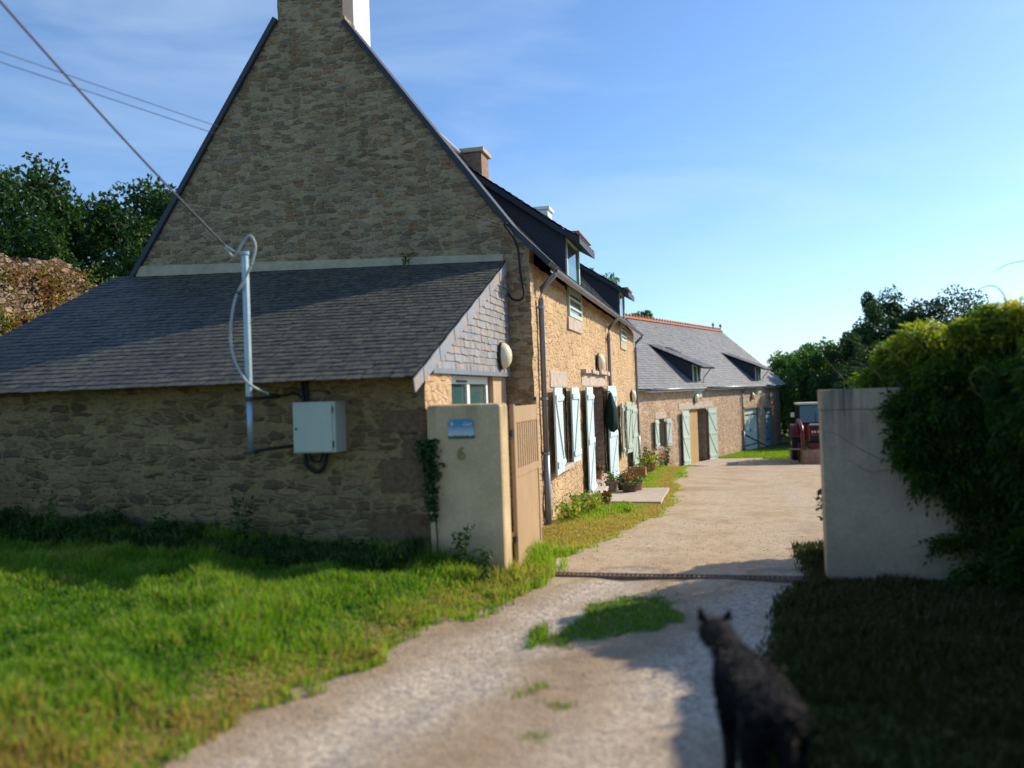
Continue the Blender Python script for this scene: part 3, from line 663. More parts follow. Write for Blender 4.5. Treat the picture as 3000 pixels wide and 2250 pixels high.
mb.hexa([p-Vector((0, 0, .022)) for p in q]+[p+Vector((0, 0, .002)) for p in q]); mb.build('roof_boarding', M['under'], LT)
zr = lambda y: 1.88 + (y-6.98)/3.66*1.59
def Pc(u, v): return LS.p(u, 1.97+v, .012)
slates(Pc, (1, 0, 0), 1.46, lambda v: (6.98+(v+.10)/1.59*3.66, 10.60), .14, .085, 'slate_cladding', M['slate_c'], LT, thick=.010, jit=.006)
mb = MB(); mb.add([(-2.635, 7.2, 1.95), (-2.635, 10.62, 1.95), (-2.635, 10.62, 3.42), (-2.7, 7.2, 1.95), (-2.7, 10.62, 1.95), (-2.7, 10.62, 3.42)], [(0, 1, 2), (5, 4, 3), (0, 3, 4, 1), (1, 4, 5, 2), (2, 5, 3, 0)]); mb.build('cladding_backing', M['under'], LT)
mb = MB(); n = 15
for i in range(n):
    y0, y1 = 6.94+3.66*i/n, 6.94+3.66*(i+1)/n+.03; d = -.12
    o0 = .030+.006*(i % 2); P = LS.p
    q = [(y0, zr(y0)+.0), (y1, zr(y1)+.0), (y1+.03, zr(y1)+d), (y0+.03, zr(y0)+d)]
    mb.add([P(a, z, o0) for a, z in q]+[P(a, z, o0+.01) for a, z in q], [(0, 1, 2, 3), (7, 6, 5, 4), (0, 4, 5, 1), (1, 5, 6, 2), (2, 6, 7, 3), (3, 7, 4, 0)], .75+.25*random.random())
mb.build('verge', M['slate_c'], LT)

# ------------------------------------------------------------------ barn
BN = thing('barn', BF.p(6, -1.2, -1.5), 'long low stone barn with grey slate roof, red ridge tiles and pale green doors', 'barn')
holesB = [(-2.2, -1.5, -.35, .62), (.88, 3.12, -1.45, .85), (8.5, 10.8, -1.5, .62), (11.9, 13.4, -1.4, .52)]
mb = MB(); wall_skin(mb, BF, -4.6, 15.0, -1.8, 1.62, holesB, res=.12, amp=.02); mb.build('front_wall', M['barn'], BN)
mb = MB(); wall_core(mb, BF, -4.6, 15.0, -1.8, 1.6, holesB, .5); mb.build('wall_core', M['reveal'], BN)
mb = MB(); P = BF.p
for s0, s1 in ((14.75, 14.98), (-4.6, -4.3)):
    q = [(-.05, -1.8), (-.05, 1.6), (-3.15, 4.5), (-6.3, 1.6), (-6.3, -1.8)]
    mb.add([P(s0, z, o) for o, z in q]+[P(s1, z, o) for o, z in q], [(0, 1, 2, 3, 4), (9, 8, 7, 6, 5), (0, 5, 6, 1), (1, 6, 7, 2), (2, 7, 8, 3), (3, 8, 9, 4), (4, 9, 5, 0)])
mb.fbox(BF, -4.3, 14.75, -1.8, 1.6, -6.3, -6.0); mb.build('end_wall', M['barn'], BN)
mb = MB(); mb.fbox(BF, .89, 2.38, -1.4, .845, -.16, -.12); mb.build('inner_wall', M['doorway'], BN); MB().fbox(BF, 2.2, 3.5, -1.5, 1.2, -.66, -.52).build('inner_door', M['shell'], BN)
window(BF, -2.2, -1.5, -.35, .62, -.3, M['gframe'], BN)
def bdoor(s0, s1, z0, z1, m, o, name='barn_door'):
    mb = MB(); nb = int((s1-s0)/.14); c = (s0+s1)/2
    for i in range(nb): a = s0+(s1-s0)*i/nb; mb.fbox(BF, a+.004, a+(s1-s0)/nb-.004, z0, z1, o-.04, o)
    d = mb.build(name, m, BN); h = MB()
    for z in (z0+.3, z1-.3): h.fbox(BF, s0+.05, c-.08, z-.03, z+.03, o+.001, o+.012); h.fbox(BF, c+.08, s1-.05, z-.03, z+.03, o+.001, o+.012)
    h.fbox(BF, c+.03, c+.06, (z0+z1)/2-.1, (z0+z1)/2+.05, o+.001, o+.03); h.build('door_strap', M['iron'], d)
bdoor(8.5, 10.8, -1.4, .62, M['bsage'], -.10); bdoor(11.9, 13.4, -1.35, .52, M['blue'], -.12)
mb = MB(); mb.fbox(BF, .0, 4.0, .87, 1.12, -.2, .012); mb.build('door_lintel', M['lintel'], BN, bevel=.01)
mb = MB(); mb.fbox(BF, -2.35, -1.3, .63, .86, -.2, .012); mb.build('window_lintel', M['lintel'], BN, bevel=.01)
mb = MB(); mb.fbox(BF, 8.35, 10.95, .63, .72, -.2, .04); mb.fbox(BF, 11.75, 13.55, .54, .64, -.2, .04); mb.build('timber_lintel', M['wood'], BN)
shutter(BF, .0, .86, -1.27, .83, M['bsage'], BN, .88, .06); shutter(BF, 3.15, 4.05, -1.33, .85, M['bsage'], BN, 3.15, .05, brace=-1)
shutter(BF, -2.62, -2.22, -.36, .62, M['bsage'], BN, -2.22, .08); shutter(BF, -1.48, -1.1, -.36, .6, M['bsage'], BN, -1.48, .1)
# roof: eave o +.25 z 1.70, ridge o -3.15 z 4.75
BE, BR = (.25, 1.70), (-3.15, 4.75); LB = sqrt((BE[0]-BR[0])**2+(BR[1]-BE[1])**2); co, si = (BE[0]-BR[0])/LB, (BR[1]-BE[1])/LB
slates(lambda u, v: P(u, BE[1]+si*v, BE[0]-co*v), BF.Out*si+Vector((0, 0, co)), LB, lambda v: (-4.9, 15.45), .24, .135, 'roof', M['slate_b'], BN)
mb = MB()
for s in (1, -1):
    e = BE[0] if s == 1 else 2*BR[0]-BE[0]
    mb.hexa([P(-4.9, BE[1]-.03, e), P(15.43, BE[1]-.03, e), P(15.43, BR[1]-.03, BR[0]), P(-4.9, BR[1]-.03, BR[0]), P(-4.9, BE[1]-.002, e), P(15.43, BE[1]-.002, e), P(15.43, BR[1]-.002, BR[0]), P(-4.9, BR[1]-.002, BR[0])])
mb.build('roof_boarding', M['under'], BN)
mb = MB(); k = 0; s = -4.9
while s < 15.4:
    a = [P(s, BR[1]-.03, BR[0]+.13), P(s, BR[1]+.10, BR[0]), P(s, BR[1]-.03, BR[0]-.13)]; b_ = [q+BF.U*.33 for q in a]
    mb.add(a+b_, [(0, 1, 4, 3), (1, 2, 5, 4), (0, 2, 1), (3, 4, 5), (0, 3, 5, 2)])
    mb.add([P(s+.06, BR[1]+.10, BR[0]), P(s+.27, BR[1]+.10, BR[0]), P(s+.165, BR[1]+.19, BR[0]), P(s+.06, BR[1]+.10, BR[0]-.03), P(s+.27, BR[1]+.10, BR[0]-.03), P(s+.165, BR[1]+.19, BR[0]-.03)], [(0, 1, 2), (5, 4, 3), (0, 3, 4, 1), (1, 4, 5, 2), (2, 5, 3, 0)])
    mb.tube([P(s, BR[1]+.09, BR[0]), P(s+.05, BR[1]+.09, BR[0])], .06, 8)
    s += .34
mb.build('ridge_tiles', M['tile'], BN)
for s in (14.1, 15.35):
    mb = MB(); mb.tube([P(s, BR[1]+.08, BR[0]), P(s, BR[1]+.22, BR[0])], .03, 6); mb.ball(P(s, BR[1]+.3, BR[0]), .09, 8, (.9, .7, 1)); mb.tube([P(s+.02, BR[1]+.34, BR[0]), P(s+.12, BR[1]+.48, BR[0])], .03, 6, .01); mb.build('ridge_finial', M['zinc'], BN, smooth=True)
gut = [(-3.4, 1.45), (2.95, 10.25), (11.7, 15.5)]
for a, b_ in ((-3.4, 2.35), (3.15, 11.15), (12.0, 15.5)):
    mb = MB(); mb.tube([P(a, 1.665, .29), P(b_, 1.665, .29)], .045, 8); g_ = mb.build('gutter', M['zinc'], BN, smooth=True)
    mb = MB(); mb.fbox(BF, a+.05, b_-.05, 1.575, 1.66, .03, .235); mb.build('eave_soffit', M['white'], g_)
def bdormer(s0, s1, n1, z1):
    d = MB(); a, b_ = s0-.16, s1+.22; q = [(.52, 2.44), (.05, 2.66), (-n1, z1)]
    for (o0, z0), (o1, zz) in zip(q[:-1], q[1:]):
        d.hexa([P(a, z0-.03, o0), P(b_, z0-.03, o0), P(b_, zz-.03, o1), P(a, zz-.03, o1), P(a, z0+.02, o0), P(b_, z0+.02, o0), P(b_, zz+.02, o1), P(a, zz+.02, o1)])
    dm = d.build('dormer', M['under'], BN)
    for (o0, z0), (o1, zz), nm in zip(q[:-1], q[1:], ('dormer_eave', 'dormer_roof')):
        A = P(0, z0+.03, o0)-BF.U*0; dv = P(0, zz+.03, o1)-A; Ln = dv.length; dv.normalize(); nr = BF.U.cross(dv); nr = nr if nr.z > 0 else -nr
        slates(lambda u, v, A=A, dv=dv: A+BF.U*u+dv*v, nr, Ln, lambda v: (a, b_), .22, .13, nm, M['slate_b'], dm)
    for s in (s0, s1):
        c = MB(); t = .04 if s == s0 else -.04
        qq = [(-.0, 1.62), (-.0, 2.62), (-n1+.05, z1-.05)]
        c.add([P(s, z, o) for o, z in qq]+[P(s+t, z, o) for o, z in qq], [(0, 1, 2), (5, 4, 3), (0, 3, 4, 1), (1, 4, 5, 2), (2, 5, 3, 0)]); c.build('dormer_cheek', M['slate_d'], dm)
    window(BF, s0+.04, s1-.04, 1.50, 2.60, .04, M['gframe'], dm, mull=1, fw=.08)
    mb = MB(); mb.tube([P(s1+.04, 1.75, .05), P(s1+.04, 2.1, .12), P(s1+.04, 2.42, .40)], .022, 6); mb.build('dormer_bracket', M['wood'], dm)
    MB().fbox(BF, s0, s1, 1.30, 1.495, -.1, .03).build('dormer_sill', M['gframe'], dm)
bdormer(1.60, 2.62, 1.95, 3.56); bdormer(10.45, 11.45, 1.75, 3.40)
mb = MB(); c = (2.8, 3.0, -1.25); mb.hexa([P(2.6, 2.98, -1.0), P(3.1, 2.98, -1.0), P(3.1, 3.3, -1.45), P(2.6, 3.3, -1.45), P(2.6, 3.16, -.95), P(3.1, 3.16, -.95), P(3.1, 3.42, -1.45), P(2.6, 3.42, -1.45)]); mb.build('roof_vent', M['iron'], BN)
downpipe(BF, 8.05, 1.65, -1.35, BN)

# ------------------------------------------------------------------ wall lamps
walllamp(LS, 10.1, 2.18, .035, 'cream oval lamp on the slate cladding at the end of the lean-to')
walllamp(HF, 16.75, 2.28, .03, 'cream lamp on the farmhouse wall above the open front door', .15)
walllamp(HF, 23.5, 1.52, .03, 'cream lamp above the sage shutter at the far end of the farmhouse', .15)
walllamp(BF, 1.8, 1.27, .03, 'cream lamp above the big open barn doorway', .16)
walllamp(BF, 9.7, 1.2, .03, 'cream lamp above the closed pale green double door of the barn', .14)
walllamp(BF, 12.9, 1.17, .03, 'cream lamp above the old blue door of the barn', .14)

# ------------------------------------------------------------------ gateway
mb = MB(); X0, X1, Y0, Y1 = -2.60, -1.885, 7.27, 7.56
mb.box(X0, X1, Y0, Y1, -.3, 1.62); gp = mb.build('gate_pillar', M['pillar'], bevel=.035)
tag(gp, 'thick cream rendered gate pillar carrying a plaque and the number 6', 'gate pillar')
GL = thing('gate_leaf', (-1.86, 7.6, 0), 'tan painted metal gate leaf with vertical slats, folded back behind the pillar', 'gate')
GFm = Frame((-1.86, 0, 0), (0, 1, 0), (1, 0, 0)); mb = MB()
mb.fbox(GFm, 7.60, 7.66, .06, 1.60, -.02, .02); mb.fbox(GFm, 8.64, 8.70, .06, 1.62, -.02, .02); mb.fbox(GFm, 7.66, 8.64, 1.42, 1.58, -.018, .018); mb.fbox(GFm, 7.66, 8.64, .90, .98, -.018, .018); mb.fbox(GFm, 7.66, 8.64, .06, .14, -.018, .018)
mb.build('frame', M['tan'], GL, bevel=.004)
mb = MB(); mb.fbox(GFm, 7.665, 8.635, .142, .898, -.01, .01); mb.build('panel', M['tan'], GL)
for i in range(10): a = 7.69+i*.0965; MB().fbox(GFm, a, a+.055, .982, 1.418, -.012, .012).build('slat', M['tan'], GL)
mb = MB(); mb.tube([(-1.87, 7.58, 1.3), (-1.87, 7.58, 1.36)], .02, 8); mb.tube([(-1.87, 7.58, .3), (-1.87, 7.58, .36)], .02, 8); mb.tube([(-1.86, 8.67, 1.62), (-1.86, 8.67, 1.66)], .018, 8); mb.build('hinge', M['iron'], GL)
cw = MB(); wl = Frame((0, 7.646, 0), (1, 0, 0), (0, -1, 0))
cw.box(.90, 2.78, 7.646, 7.83, -.4, 1.46); cw.box(.897, 2.78, 7.643, 7.833, 1.462, 1.64)
cwo = cw.build('concrete_wall', M['concrete'], bevel=.008); tag(cwo, 'grey weathered concrete wall with dark streaks, half buried under the climber', 'wall')
gw = MB(); wf = Frame((2.72, 0, 0), (0, -1, 0), (-1, 0, 0)); wall_skin(gw, wf, -7.0, 5, -.4, 2.32, res=.2, amp=.03); gw.box(2.75, 3.05, -5, 7.0, -.4, 2.3)
tag(gw.build('garden_wall', M['barn']), 'high stone wall beside the drive, at the far right behind the climber', 'wall')
# drain grate
DG = MB(); Gy0, Gy1 = 7.53, 7.65; z = .006
x = -1.5
DG.box(-1.5, .72, Gy0, Gy0+.018, -.05, z+.012); DG.box(-1.5, .72, Gy1-.018, Gy1, -.05, z+.012)
while x < .7: DG.box(x, x+.022, Gy0+.019, Gy1-.019, -.03, z+.008); x += .042
dg = DG.build('drain_grate', M['rust']); tag(dg, 'long rusty slotted drain grate set across the gateway', 'drain')
MB().box(-1.48, .70, Gy0+.02, Gy1-.02, -.06, -.012).build('drain_channel', M['dark'], dg)
# plaque and number
PL = thing('house_plaque', (-2.26, 7.262, 1.39), 'small painted plaque with blue sky, pale clouds and a white 6, on the gate pillar', 'sign')
pf = Frame((0, 7.268, 0), (1, 0, 0), (0, -1, 0)); w0, w1, z0, z1 = -2.385, -2.135, 1.305, 1.485
q = [(w0, z0), (w1, z0), (w1, z1-.03), (w1-.03, z1), (w0+.03, z1), (w0, z1-.03)]
mb = MB(); mb.add([pf.p(a, c, 0) for a, c in q]+[pf.p(a, c, .008) for a, c in q], [tuple(range(6))[::-1], tuple(range(6, 12))]+[(i, (i+1) % 6, 6+(i+1) % 6, 6+i) for i in range(6)])
m, nt, b = mat('plaque_enamel'); o = coords(nt); sx = N(nt, 'ShaderNodeSeparateXYZ'); nt.links.new(o, sx.inputs[0])
zc = math_(nt, 'ADD', sx.outputs[2], math_(nt, 'MULTIPLY', math_(nt, 'SUBTRACT', noise(nt, o, 40, 4), .5), .05))
mr = N(nt, 'ShaderNodeMapRange'); mr.inputs['From Min'].default_value = -.09; mr.inputs['From Max'].default_value = .10; nt.links.new(zc, mr.inputs[0])
cc = ramp(nt, mr.outputs[0], [(0, (.03, .14, .08)), (.14, (.02, .10, .05)), (.2, (.50, .60, .62)), (.45, (.33, .45, .58)), (.65, (.10, .28, .42)), (1, (.05, .26, .40))])
nt.links.new(cc, b.inputs['Base Color']); b.inputs['Roughness'].default_value = .3
mb.build('plate', m, PL)
def text(body, size, loc, mt, name, parent, ext=.002, rot=0, shear=0):
    cu = bpy.data.curves.new(name, 'FONT'); cu.body = body; cu.size = size; cu.extrude = ext; cu.align_x = 'CENTER'; cu.align_y = 'CENTER'; cu.shear = shear; cu.offset = size*.012
    ob = bpy.data.objects.new(name+'_tmp', cu); COL.objects.link(ob); dg_ = bpy.context.evaluated_depsgraph_get()
    me = bpy.data.meshes.new_from_object(ob.evaluated_get(dg_)); bpy.data.objects.remove(ob)
    me.name = name; me.materials.clear(); me.materials.append(mt); o_ = bpy.data.objects.new(name, me); link(o_, parent)
    o_.rotation_euler = (pi/2, rot, 0); o_.location = Vector(loc)-worldloc(parent); return o_
text('6', .055, (-2.345, 7.258, 1.445), M['white'], 'numeral', PL)
text('Curr', .042, (-2.20, 7.258, 1.438), M['white'], 'lettering', PL, shear=.4)
n6 = text('6', .165, (-2.27, 7.262, 1.165), M['gold'], 'house_number', None, .006); tag(n6, 'brass numeral 6 fixed to the gate pillar below the plaque', 'house number')

# ------------------------------------------------------------------ mast, meter box, cables
MS = thing('service_mast', (-4.19, 7.3, 1.25), 'slim galvanised steel service mast standing in front of the lean-to eave', 'pole')
MB().box(-4.215, -4.165, 6.875, 6.925, 1.72, 3.08).build('upper_pole', M['galv'], MS, bevel=.006)
MB().tube([(-4.19, 6.9, 1.24), (-4.19, 6.9, 1.76)], .028, 12).build('lower_pole', M['galv'], MS, smooth=True)
mb = MB(); mb.tube([(-4.19, 6.9, 1.25), (-4.10, 7.1, 1.26), (-3.98, 7.35, 1.27)], .016, 8); mb.box(-4.25, -4.13, 6.86, 6.94, 1.225, 1.25); mb.build('bracket', M['iron'], MS)
mb = MB(); mb.tube([(-4.19, 6.9, 1.74), (-4.15, 7.15, 1.745), (-4.12, 7.35, 1.75)], .014, 8); mb.tube([(-4.19, 6.9, 1.72), (-4.19, 6.9, 1.76)], .04, 12); mb.build('bracket', M['iron'], MS)
mb = MB(); mb.tube([(-4.19, 6.9, 3.08), (-4.19, 6.9, 3.11)], .04, 10); mb.tube([(-4.19, 6.88, 3.07), (-4.27, 6.84, 3.11), (-4.33, 6.8, 3.16)], .008, 6); mb.build('pole_cap', M['galv'], MS)
def curve(pts, n=10):
    pts = [Vector(p) for p in pts]; out = []
    for i in range(len(pts)-1):
        p0, p1, p2, p3 = pts[max(i-1, 0)], pts[i], pts[i+1], pts[min(i+2, len(pts)-1)]
        for k in range(n):
            t = k/n; out.append(.5*((2*p1)+(p2-p0)*t+(2*p0-5*p1+4*p2-p3)*t*t+(3*p1-p0-3*p2+p3)*t**3))
    return out+[pts[-1]]
mb = MB(); mb.tube(curve([(-4.33, 6.8, 3.14), (-4.28, 6.86, 3.06), (-4.19, 6.84, 3.16), (-4.10, 6.84, 3.24), (-4.05, 6.85, 3.15), (-4.08, 6.85, 3.02), (-4.15, 6.85, 2.88), (-4.27, 6.84, 2.66), (-4.33, 6.84, 2.35), (-4.30, 6.84, 2.12), (-4.20, 6.85, 1.92), (-4.12, 6.88, 1.84), (-4.05, 7.0, 1.78)]), .0125, 8)
tag(mb.build('mast_cable', M['greyc'], smooth=True), 'grey sheathed cable looping over the mast head and bowing out beside it', 'cable')
MX = thing('meter_box', (-3.72, 7.3, 1.2), 'pale grey green electricity meter box on the shaded lean-to wall', 'meter box')
MB().box(-3.865, -3.43, 7.10, 7.34, 1.21, 1.69).build('casing', M['meter'], MX, bevel=.008)
d_ = MB().box(-3.855, -3.46, 7.088, 7.099, 1.222, 1.675).build('door', M['meter'], MX, bevel=.004)
for z in (1.29, 1.61): MB().tube([(-3.452, 7.094, z-.03), (-3.452, 7.094, z+.03)], .006, 8).build('hinge', M['iron'], d_)
MB().tube([(-3.825, 7.088, 1.44), (-3.825, 7.080, 1.44)], .011, 8).build('lock', M['black'], d_)
mb = MB(); mb.tube(curve([(-3.85, 7.29, 1.95), (-3.85, 7.29, 1.8), (-3.84, 7.28, 1.68)]), .018, 8); mb.tube(curve([(-3.81, 7.29, 1.95), (-3.81, 7.29, 1.8), (-3.80, 7.28, 1.68)]), .014, 8)
mb.tube(curve([(-4.05, 7.0, 1.78), (-4.0, 7.2, 1.76), (-3.93, 7.28, 1.78), (-3.85, 7.28, 1.72)]), .010, 8)
mb.tube(curve([(-3.84, 7.28, 1.21), (-3.82, 7.27, 1.08), (-3.72, 7.27, 1.02), (-3.64, 7.27, 1.07), (-3.62, 7.28, 1.21)]), .02, 8); mb.tube(curve([(-3.80, 7.28, 1.21), (-3.76, 7.26, 1.13), (-3.68, 7.27, 1.12), (-3.66, 7.28, 1.21)]), .012, 8)
mb.build('conduit', M['black'], MX, smooth=True)
def wire(a, b_, sag, r, label, group=None, m='wire'):
    a, b_ = Vector(a), Vector(b_); pts = [a+(b_-a)*(i/24)-Vector((0, 0, sag*4*(i/24)*(1-i/24))) for i in range(25)]
    return tag(MB().tube(pts, r, 6).build('overhead_wire', M[m], smooth=True), label, 'cable', group)
wire((-4.33, 6.8, 3.16), (-5.35, 3.0, 6.3), .12, .0095, 'thick dark overhead wire rising steeply from the mast head to the sky')
g2 = 'pair of thin wires from the left to the gable corner'
wire((-2.56, 10.5, 3.86), (-7.6, 1.0, 4.95), .03, .0034, 'lower thin wire of the pair crossing the sky and the gable', g2, 'thin')
wire((-2.56, 10.5, 3.90), (-7.55, 1.0, 4.99), .0, .003, 'upper thin wire of the pair crossing the sky and the gable', g2, 'thin')
mb = MB(); mb.tube(curve([(-2.58, 10.5, 3.9), (-2.50, 10.52, 3.8), (-2.42, 10.54, 3.6), (-2.40, 10.55, 3.3), (-2.36, 10.55, 3.02), (-2.40, 10.54, 2.93), (-2.50, 10.54, 2.93), (-2.58, 10.56, 3.02)]), .016, 8); mb.tube([(-2.60, 10.60, 3.93), (-2.55, 10.46, 3.92)], .02, 8)
tag(mb.build('corner_cable', M['black'], smooth=True), 'thick black cable looping down the corner of the gable', 'cable')

# ------------------------------------------------------------------ vegetation
def leafmesh(name, C_, D_, L_, W_, m, parent=None, rnd=None, fold=.25):
    """many leaves: centre, direction (unit), length, width; each a folded diamond of two faces"""
    n = len(C_); D_ = D_/np.linalg.norm(D_, axis=1, keepdims=True)
    a = rng.normal(size=(n, 3)); s = np.cross(D_, a); s /= np.linalg.norm(s, axis=1, keepdims=True)+1e-9; nn = np.cross(D_, s)
    L_ = np.broadcast_to(L_, n)[:, None]; W_ = np.broadcast_to(W_, n)[:, None]
    p0 = C_-D_*L_/2; p2 = C_+D_*L_/2; mid_ = C_-D_*L_*.08; p1 = mid_+s*W_/2+nn*W_*fold; p3 = mid_-s*W_/2+nn*W_*fold
    V = np.stack([p0, p1, p2, p3], 1).reshape(-1, 3); i = np.arange(n)[:, None]*4
    Fs = np.concatenate([i+[0, 1, 2], i+[0, 2, 3]], 1).reshape(-1, 3)
    r = rng.random(n) if rnd is None else rnd
    return npmesh(name, V, Fs, m, parent, np.repeat(np.clip(r, 0, 1), 2))
def blobs(center, radii, n, sub, seed=0, flat=0.):
    """leaf points: clumps on an uneven ellipsoid, denser outside, with gaps"""
    r = np.random.default_rng(seed); k = sub
    d = r.normal(size=(k, 3)); d /= np.linalg.norm(d, axis=1, keepdims=True); rad = (.45+.6*r.random(k)**.6)
    cc = d*rad[:, None]; cc[:, 2] = np.maximum(cc[:, 2], -.85); cs = .13+.15*r.random(k)
    j = r.integers(0, k, n); q = r.normal(size=(n, 3)); q /= np.linalg.norm(q, axis=1, keepdims=True)
    q *= (r.random(n)**.45)[:, None]
    p = cc[j]+q*cs[j][:, None]*1.25
    tint = (.25+.5*r.random(k))[j] + r.normal(size=n)*.14
    return np.array(center)+p*np.array(radii), tint, (cc[j]+q*.6), cc*np.array(radii)+np.array(center)
def tree(loc, h, rx, ry, rz, n, size, label, group, m='leaf', trunk=True, seed=1, sub=60, cz=None, name='tree', cat='tree'):
    gx, gy = loc; g0 = gz(gx, gy); t = thing(name, (gx, gy, g0), label, cat, group)
    cz = g0+h-rz if cz is None else cz
    p, tint, out, cc = blobs((gx, gy, cz), (rx, ry, rz), n, sub, seed)
    d = out*.5+rng.normal(size=out.shape)*.7; d[:, 2] -= .1
    if trunk:
        mb = MB(); r = random.Random(seed); pts = [(gx, gy, g0-.2), (gx+.1, gy, g0+(cz-g0)*.5), (gx-.05, gy+.1, cz-rz*.1)]
        mb.tube(curve(pts, 4), h*.032, 8, h*.014)
        mb.build('trunk', M['shell'], t, smooth=True)
        for c in cc[::max(1, len(cc)//12)]:
            b0 = Vector((gx, gy, g0+(cz-g0)*r.uniform(.55, .95))); c = Vector(c)
            MB().tube(curve([b0, b0.lerp(c, .5)+Vector((0, 0, .15)), c], 3), h*.010, 6, h*.003).build('limb', M['shell'], t, smooth=True)
    leafmesh('crown', p, d, size*(.7+.6*rng.random(n)), size*.6, M[m], t, tint)
    return t
gl = 'dark trees behind the lean-to on the left'
tree((-22.6, 24), 7.1, 3.6, 3.2, 3.6, 26000, .20, 'broad dark tree at the far left edge behind the ruined wall', gl, seed=3, sub=70)
tree((-19.4, 25), 6.7, 2.9, 3, 3.5, 22000, .20, 'dark tree with a humped crown, second from the left behind the ruined wall', gl, seed=4, sub=60)
tree((-16.4, 26), 5.9, 1.8, 2, 3.0, 12000, .19, 'lower dark tree in the dip of the tree line left of the gable', gl, seed=5, sub=40)
tree((-14.2, 24), 7.1, 2.3, 2.4, 3.6, 18000, .19, 'dark tree whose top meets the left slope of the gable', gl, seed=6, sub=50)
tree((-20.5, 21), 4.2, 3.4, 1.6, 2.4, 16000, .20, 'low dark bush mass under the trees behind the ruined wall', gl, seed=8, sub=50, trunk=False, name='bush', cat='bush')
tree((-15.5, 21), 4.5, 3.2, 1.6, 2.6, 16000, .20, 'low dark bush between the ruined wall and the gable', gl, seed=9, sub=50, trunk=False, name='bush', cat='bush')
gr_ = 'trees at the far end of the yard'
tree((4.75, 62), 5.6, 2.6, 2.6, 2.6, 14000, .24, 'distant rounded tree beyond the right end of the barn', gr_, 'leaf2', seed=12, sub=50, cz=1.6)
tree((5.3, 46), 5.4, 1.7, 1.8, 2.6, 16000, .18, 'mid green tree behind the red tractor', gr_, 'leaf2', seed=13, sub=50, cz=1.4)
tree((9.9, 51), 8.2, 2.7, 2.4, 3.9, 30000, .19, 'tall dark tree with a ragged top above the concrete wall', gr_, 'leafd', seed=14, sub=60, cz=2.6)
tree((12.9, 50), 7.4, 2.6, 2.4, 3.4, 18000, .17, 'dark tree half hidden behind the sunlit climber', gr_, 'leafd', seed=15, sub=45, cz=2.5)
tree((4.9, 44), 3.6, 1.2, 1.6, 1.9, 9000, .15, 'low shadowy bush between the barn end and the tractor', gr_, 'leafd', seed=16, sub=40, trunk=False, name='bush', cat='bush', cz=.2)
tree((7.2, 44), 5.0, 2.3, 1.6, 2.7, 20000, .16, 'dense dark hedge bush behind the tractor cab', gr_, 'leafd', seed=17, sub=50, trunk=False, name='bush', cat='bush', cz=.9)
tree((6.3, 50), 4.0, 3.2, 1.2, 2.4, 14000, .2, 'dark hedge closing the yard behind the tractor', gr_, 'leafd', seed=18, sub=60, trunk=False, name='bush', cat='bush', cz=.2)
tree((-6.1, 41), 9.4, 1.5, 1.5, 1.9, 9000, .2, 'tree top showing over the roof between the two dormers', 'tree tops above the roofs', 'leaf2', seed=20, sub=30)
tree((-4.7, 47), 8.0, 1.6, 1.5, 1.8, 8000, .2, 'small tree top showing just left of the red ridge tiles', 'tree tops above the roofs', 'leaf2', seed=21, sub=30)
tree((3.6, 11.4), .0, .5, .5, .5, 10, .01, 'x', None) if False else None
tree((6.3, 36.8), 4.0, 1.5, 1.5, 2.0, 12000, .14, 'dark round bush above the top left corner of the concrete wall', gr_, 'leafd', seed=24, sub=40, trunk=False, name='bush', cat='bush', cz=.75)
tree((7.6, 52), 6.4, 1.7, 1.6, 2.8, 14000, .19, 'mid green tree filling the gap between the tractor tree and the tall dark tree', gr_, 'leaf2', seed=25, sub=40, cz=1.9)
# low bush behind the concrete wall
tree((1.62, 8.36), 1.75, .60, .42, .75, 12000, .065, 'dense leafy bush right behind the left end of the concrete wall', None, 'leaf2', seed=23, sub=60, trunk=False, name='bush', cat='bush', cz=.80)
tree((1.85, 8.9), 1.75, .68, .55, .75, 14000, .07, 'farther leafy bush behind the concrete wall and the dense bush', None, 'leaf2', seed=22, sub=60, trunk=False, name='bush', cat='bush', cz=.78)

# ruined wall with plants
mb = MB(); rf = Frame((-11.2, 0, 0), (0, 1, 0), (1, 0, 0))
rt = lambda u: 4.22 + .14*sin(u*1.7)+.09*sin(u*4.1+1) - .04*(u-11)
wall_skin(mb, rf, 8.0, 19, .3, rt, res=.085, amp=.055)
n0 = len(mb.v)
for i in range(44):
    u = 8+i*.25; zt = rt(u+.12); mb.box(-11.75, -11.24, u+.005, u+.245, .3, zt+random.uniform(-.06, .07))
rw = mb.build('ruined_wall', M['ruin']); tag(rw, 'ruined sunlit rubble wall overgrown with orange and green plants, left of the lean-to', 'wall')
n = 5200; r = np.random.default_rng(31); cu = 8.5+r.random(150)*8.5; cz_ = 2.3+1.9*r.random(150)**.9
j = r.integers(0, 150, n); P_ = np.stack([-11.13+r.random(n)*.12, cu[j]+r.normal(size=n)*.16, cz_[j]+r.normal(size=n)*.12], 1)
P_ = P_[P_[:, 2] < 4.25]; dd = r.normal(size=P_.shape)*.6+[.5, 0, .1]
tag(leafmesh('wall_plants', P_, dd, .085, .05, M['ruinp'], None, np.clip(.5+.33*(vnoise(P_[:, 1], P_[:, 2], 2.2, 5)-.5)*3+r.normal(size=len(P_))*.12, 0, 1)), 'green and rust coloured plants rooted all over the ruined wall', 'wall plants', kind='stuff')

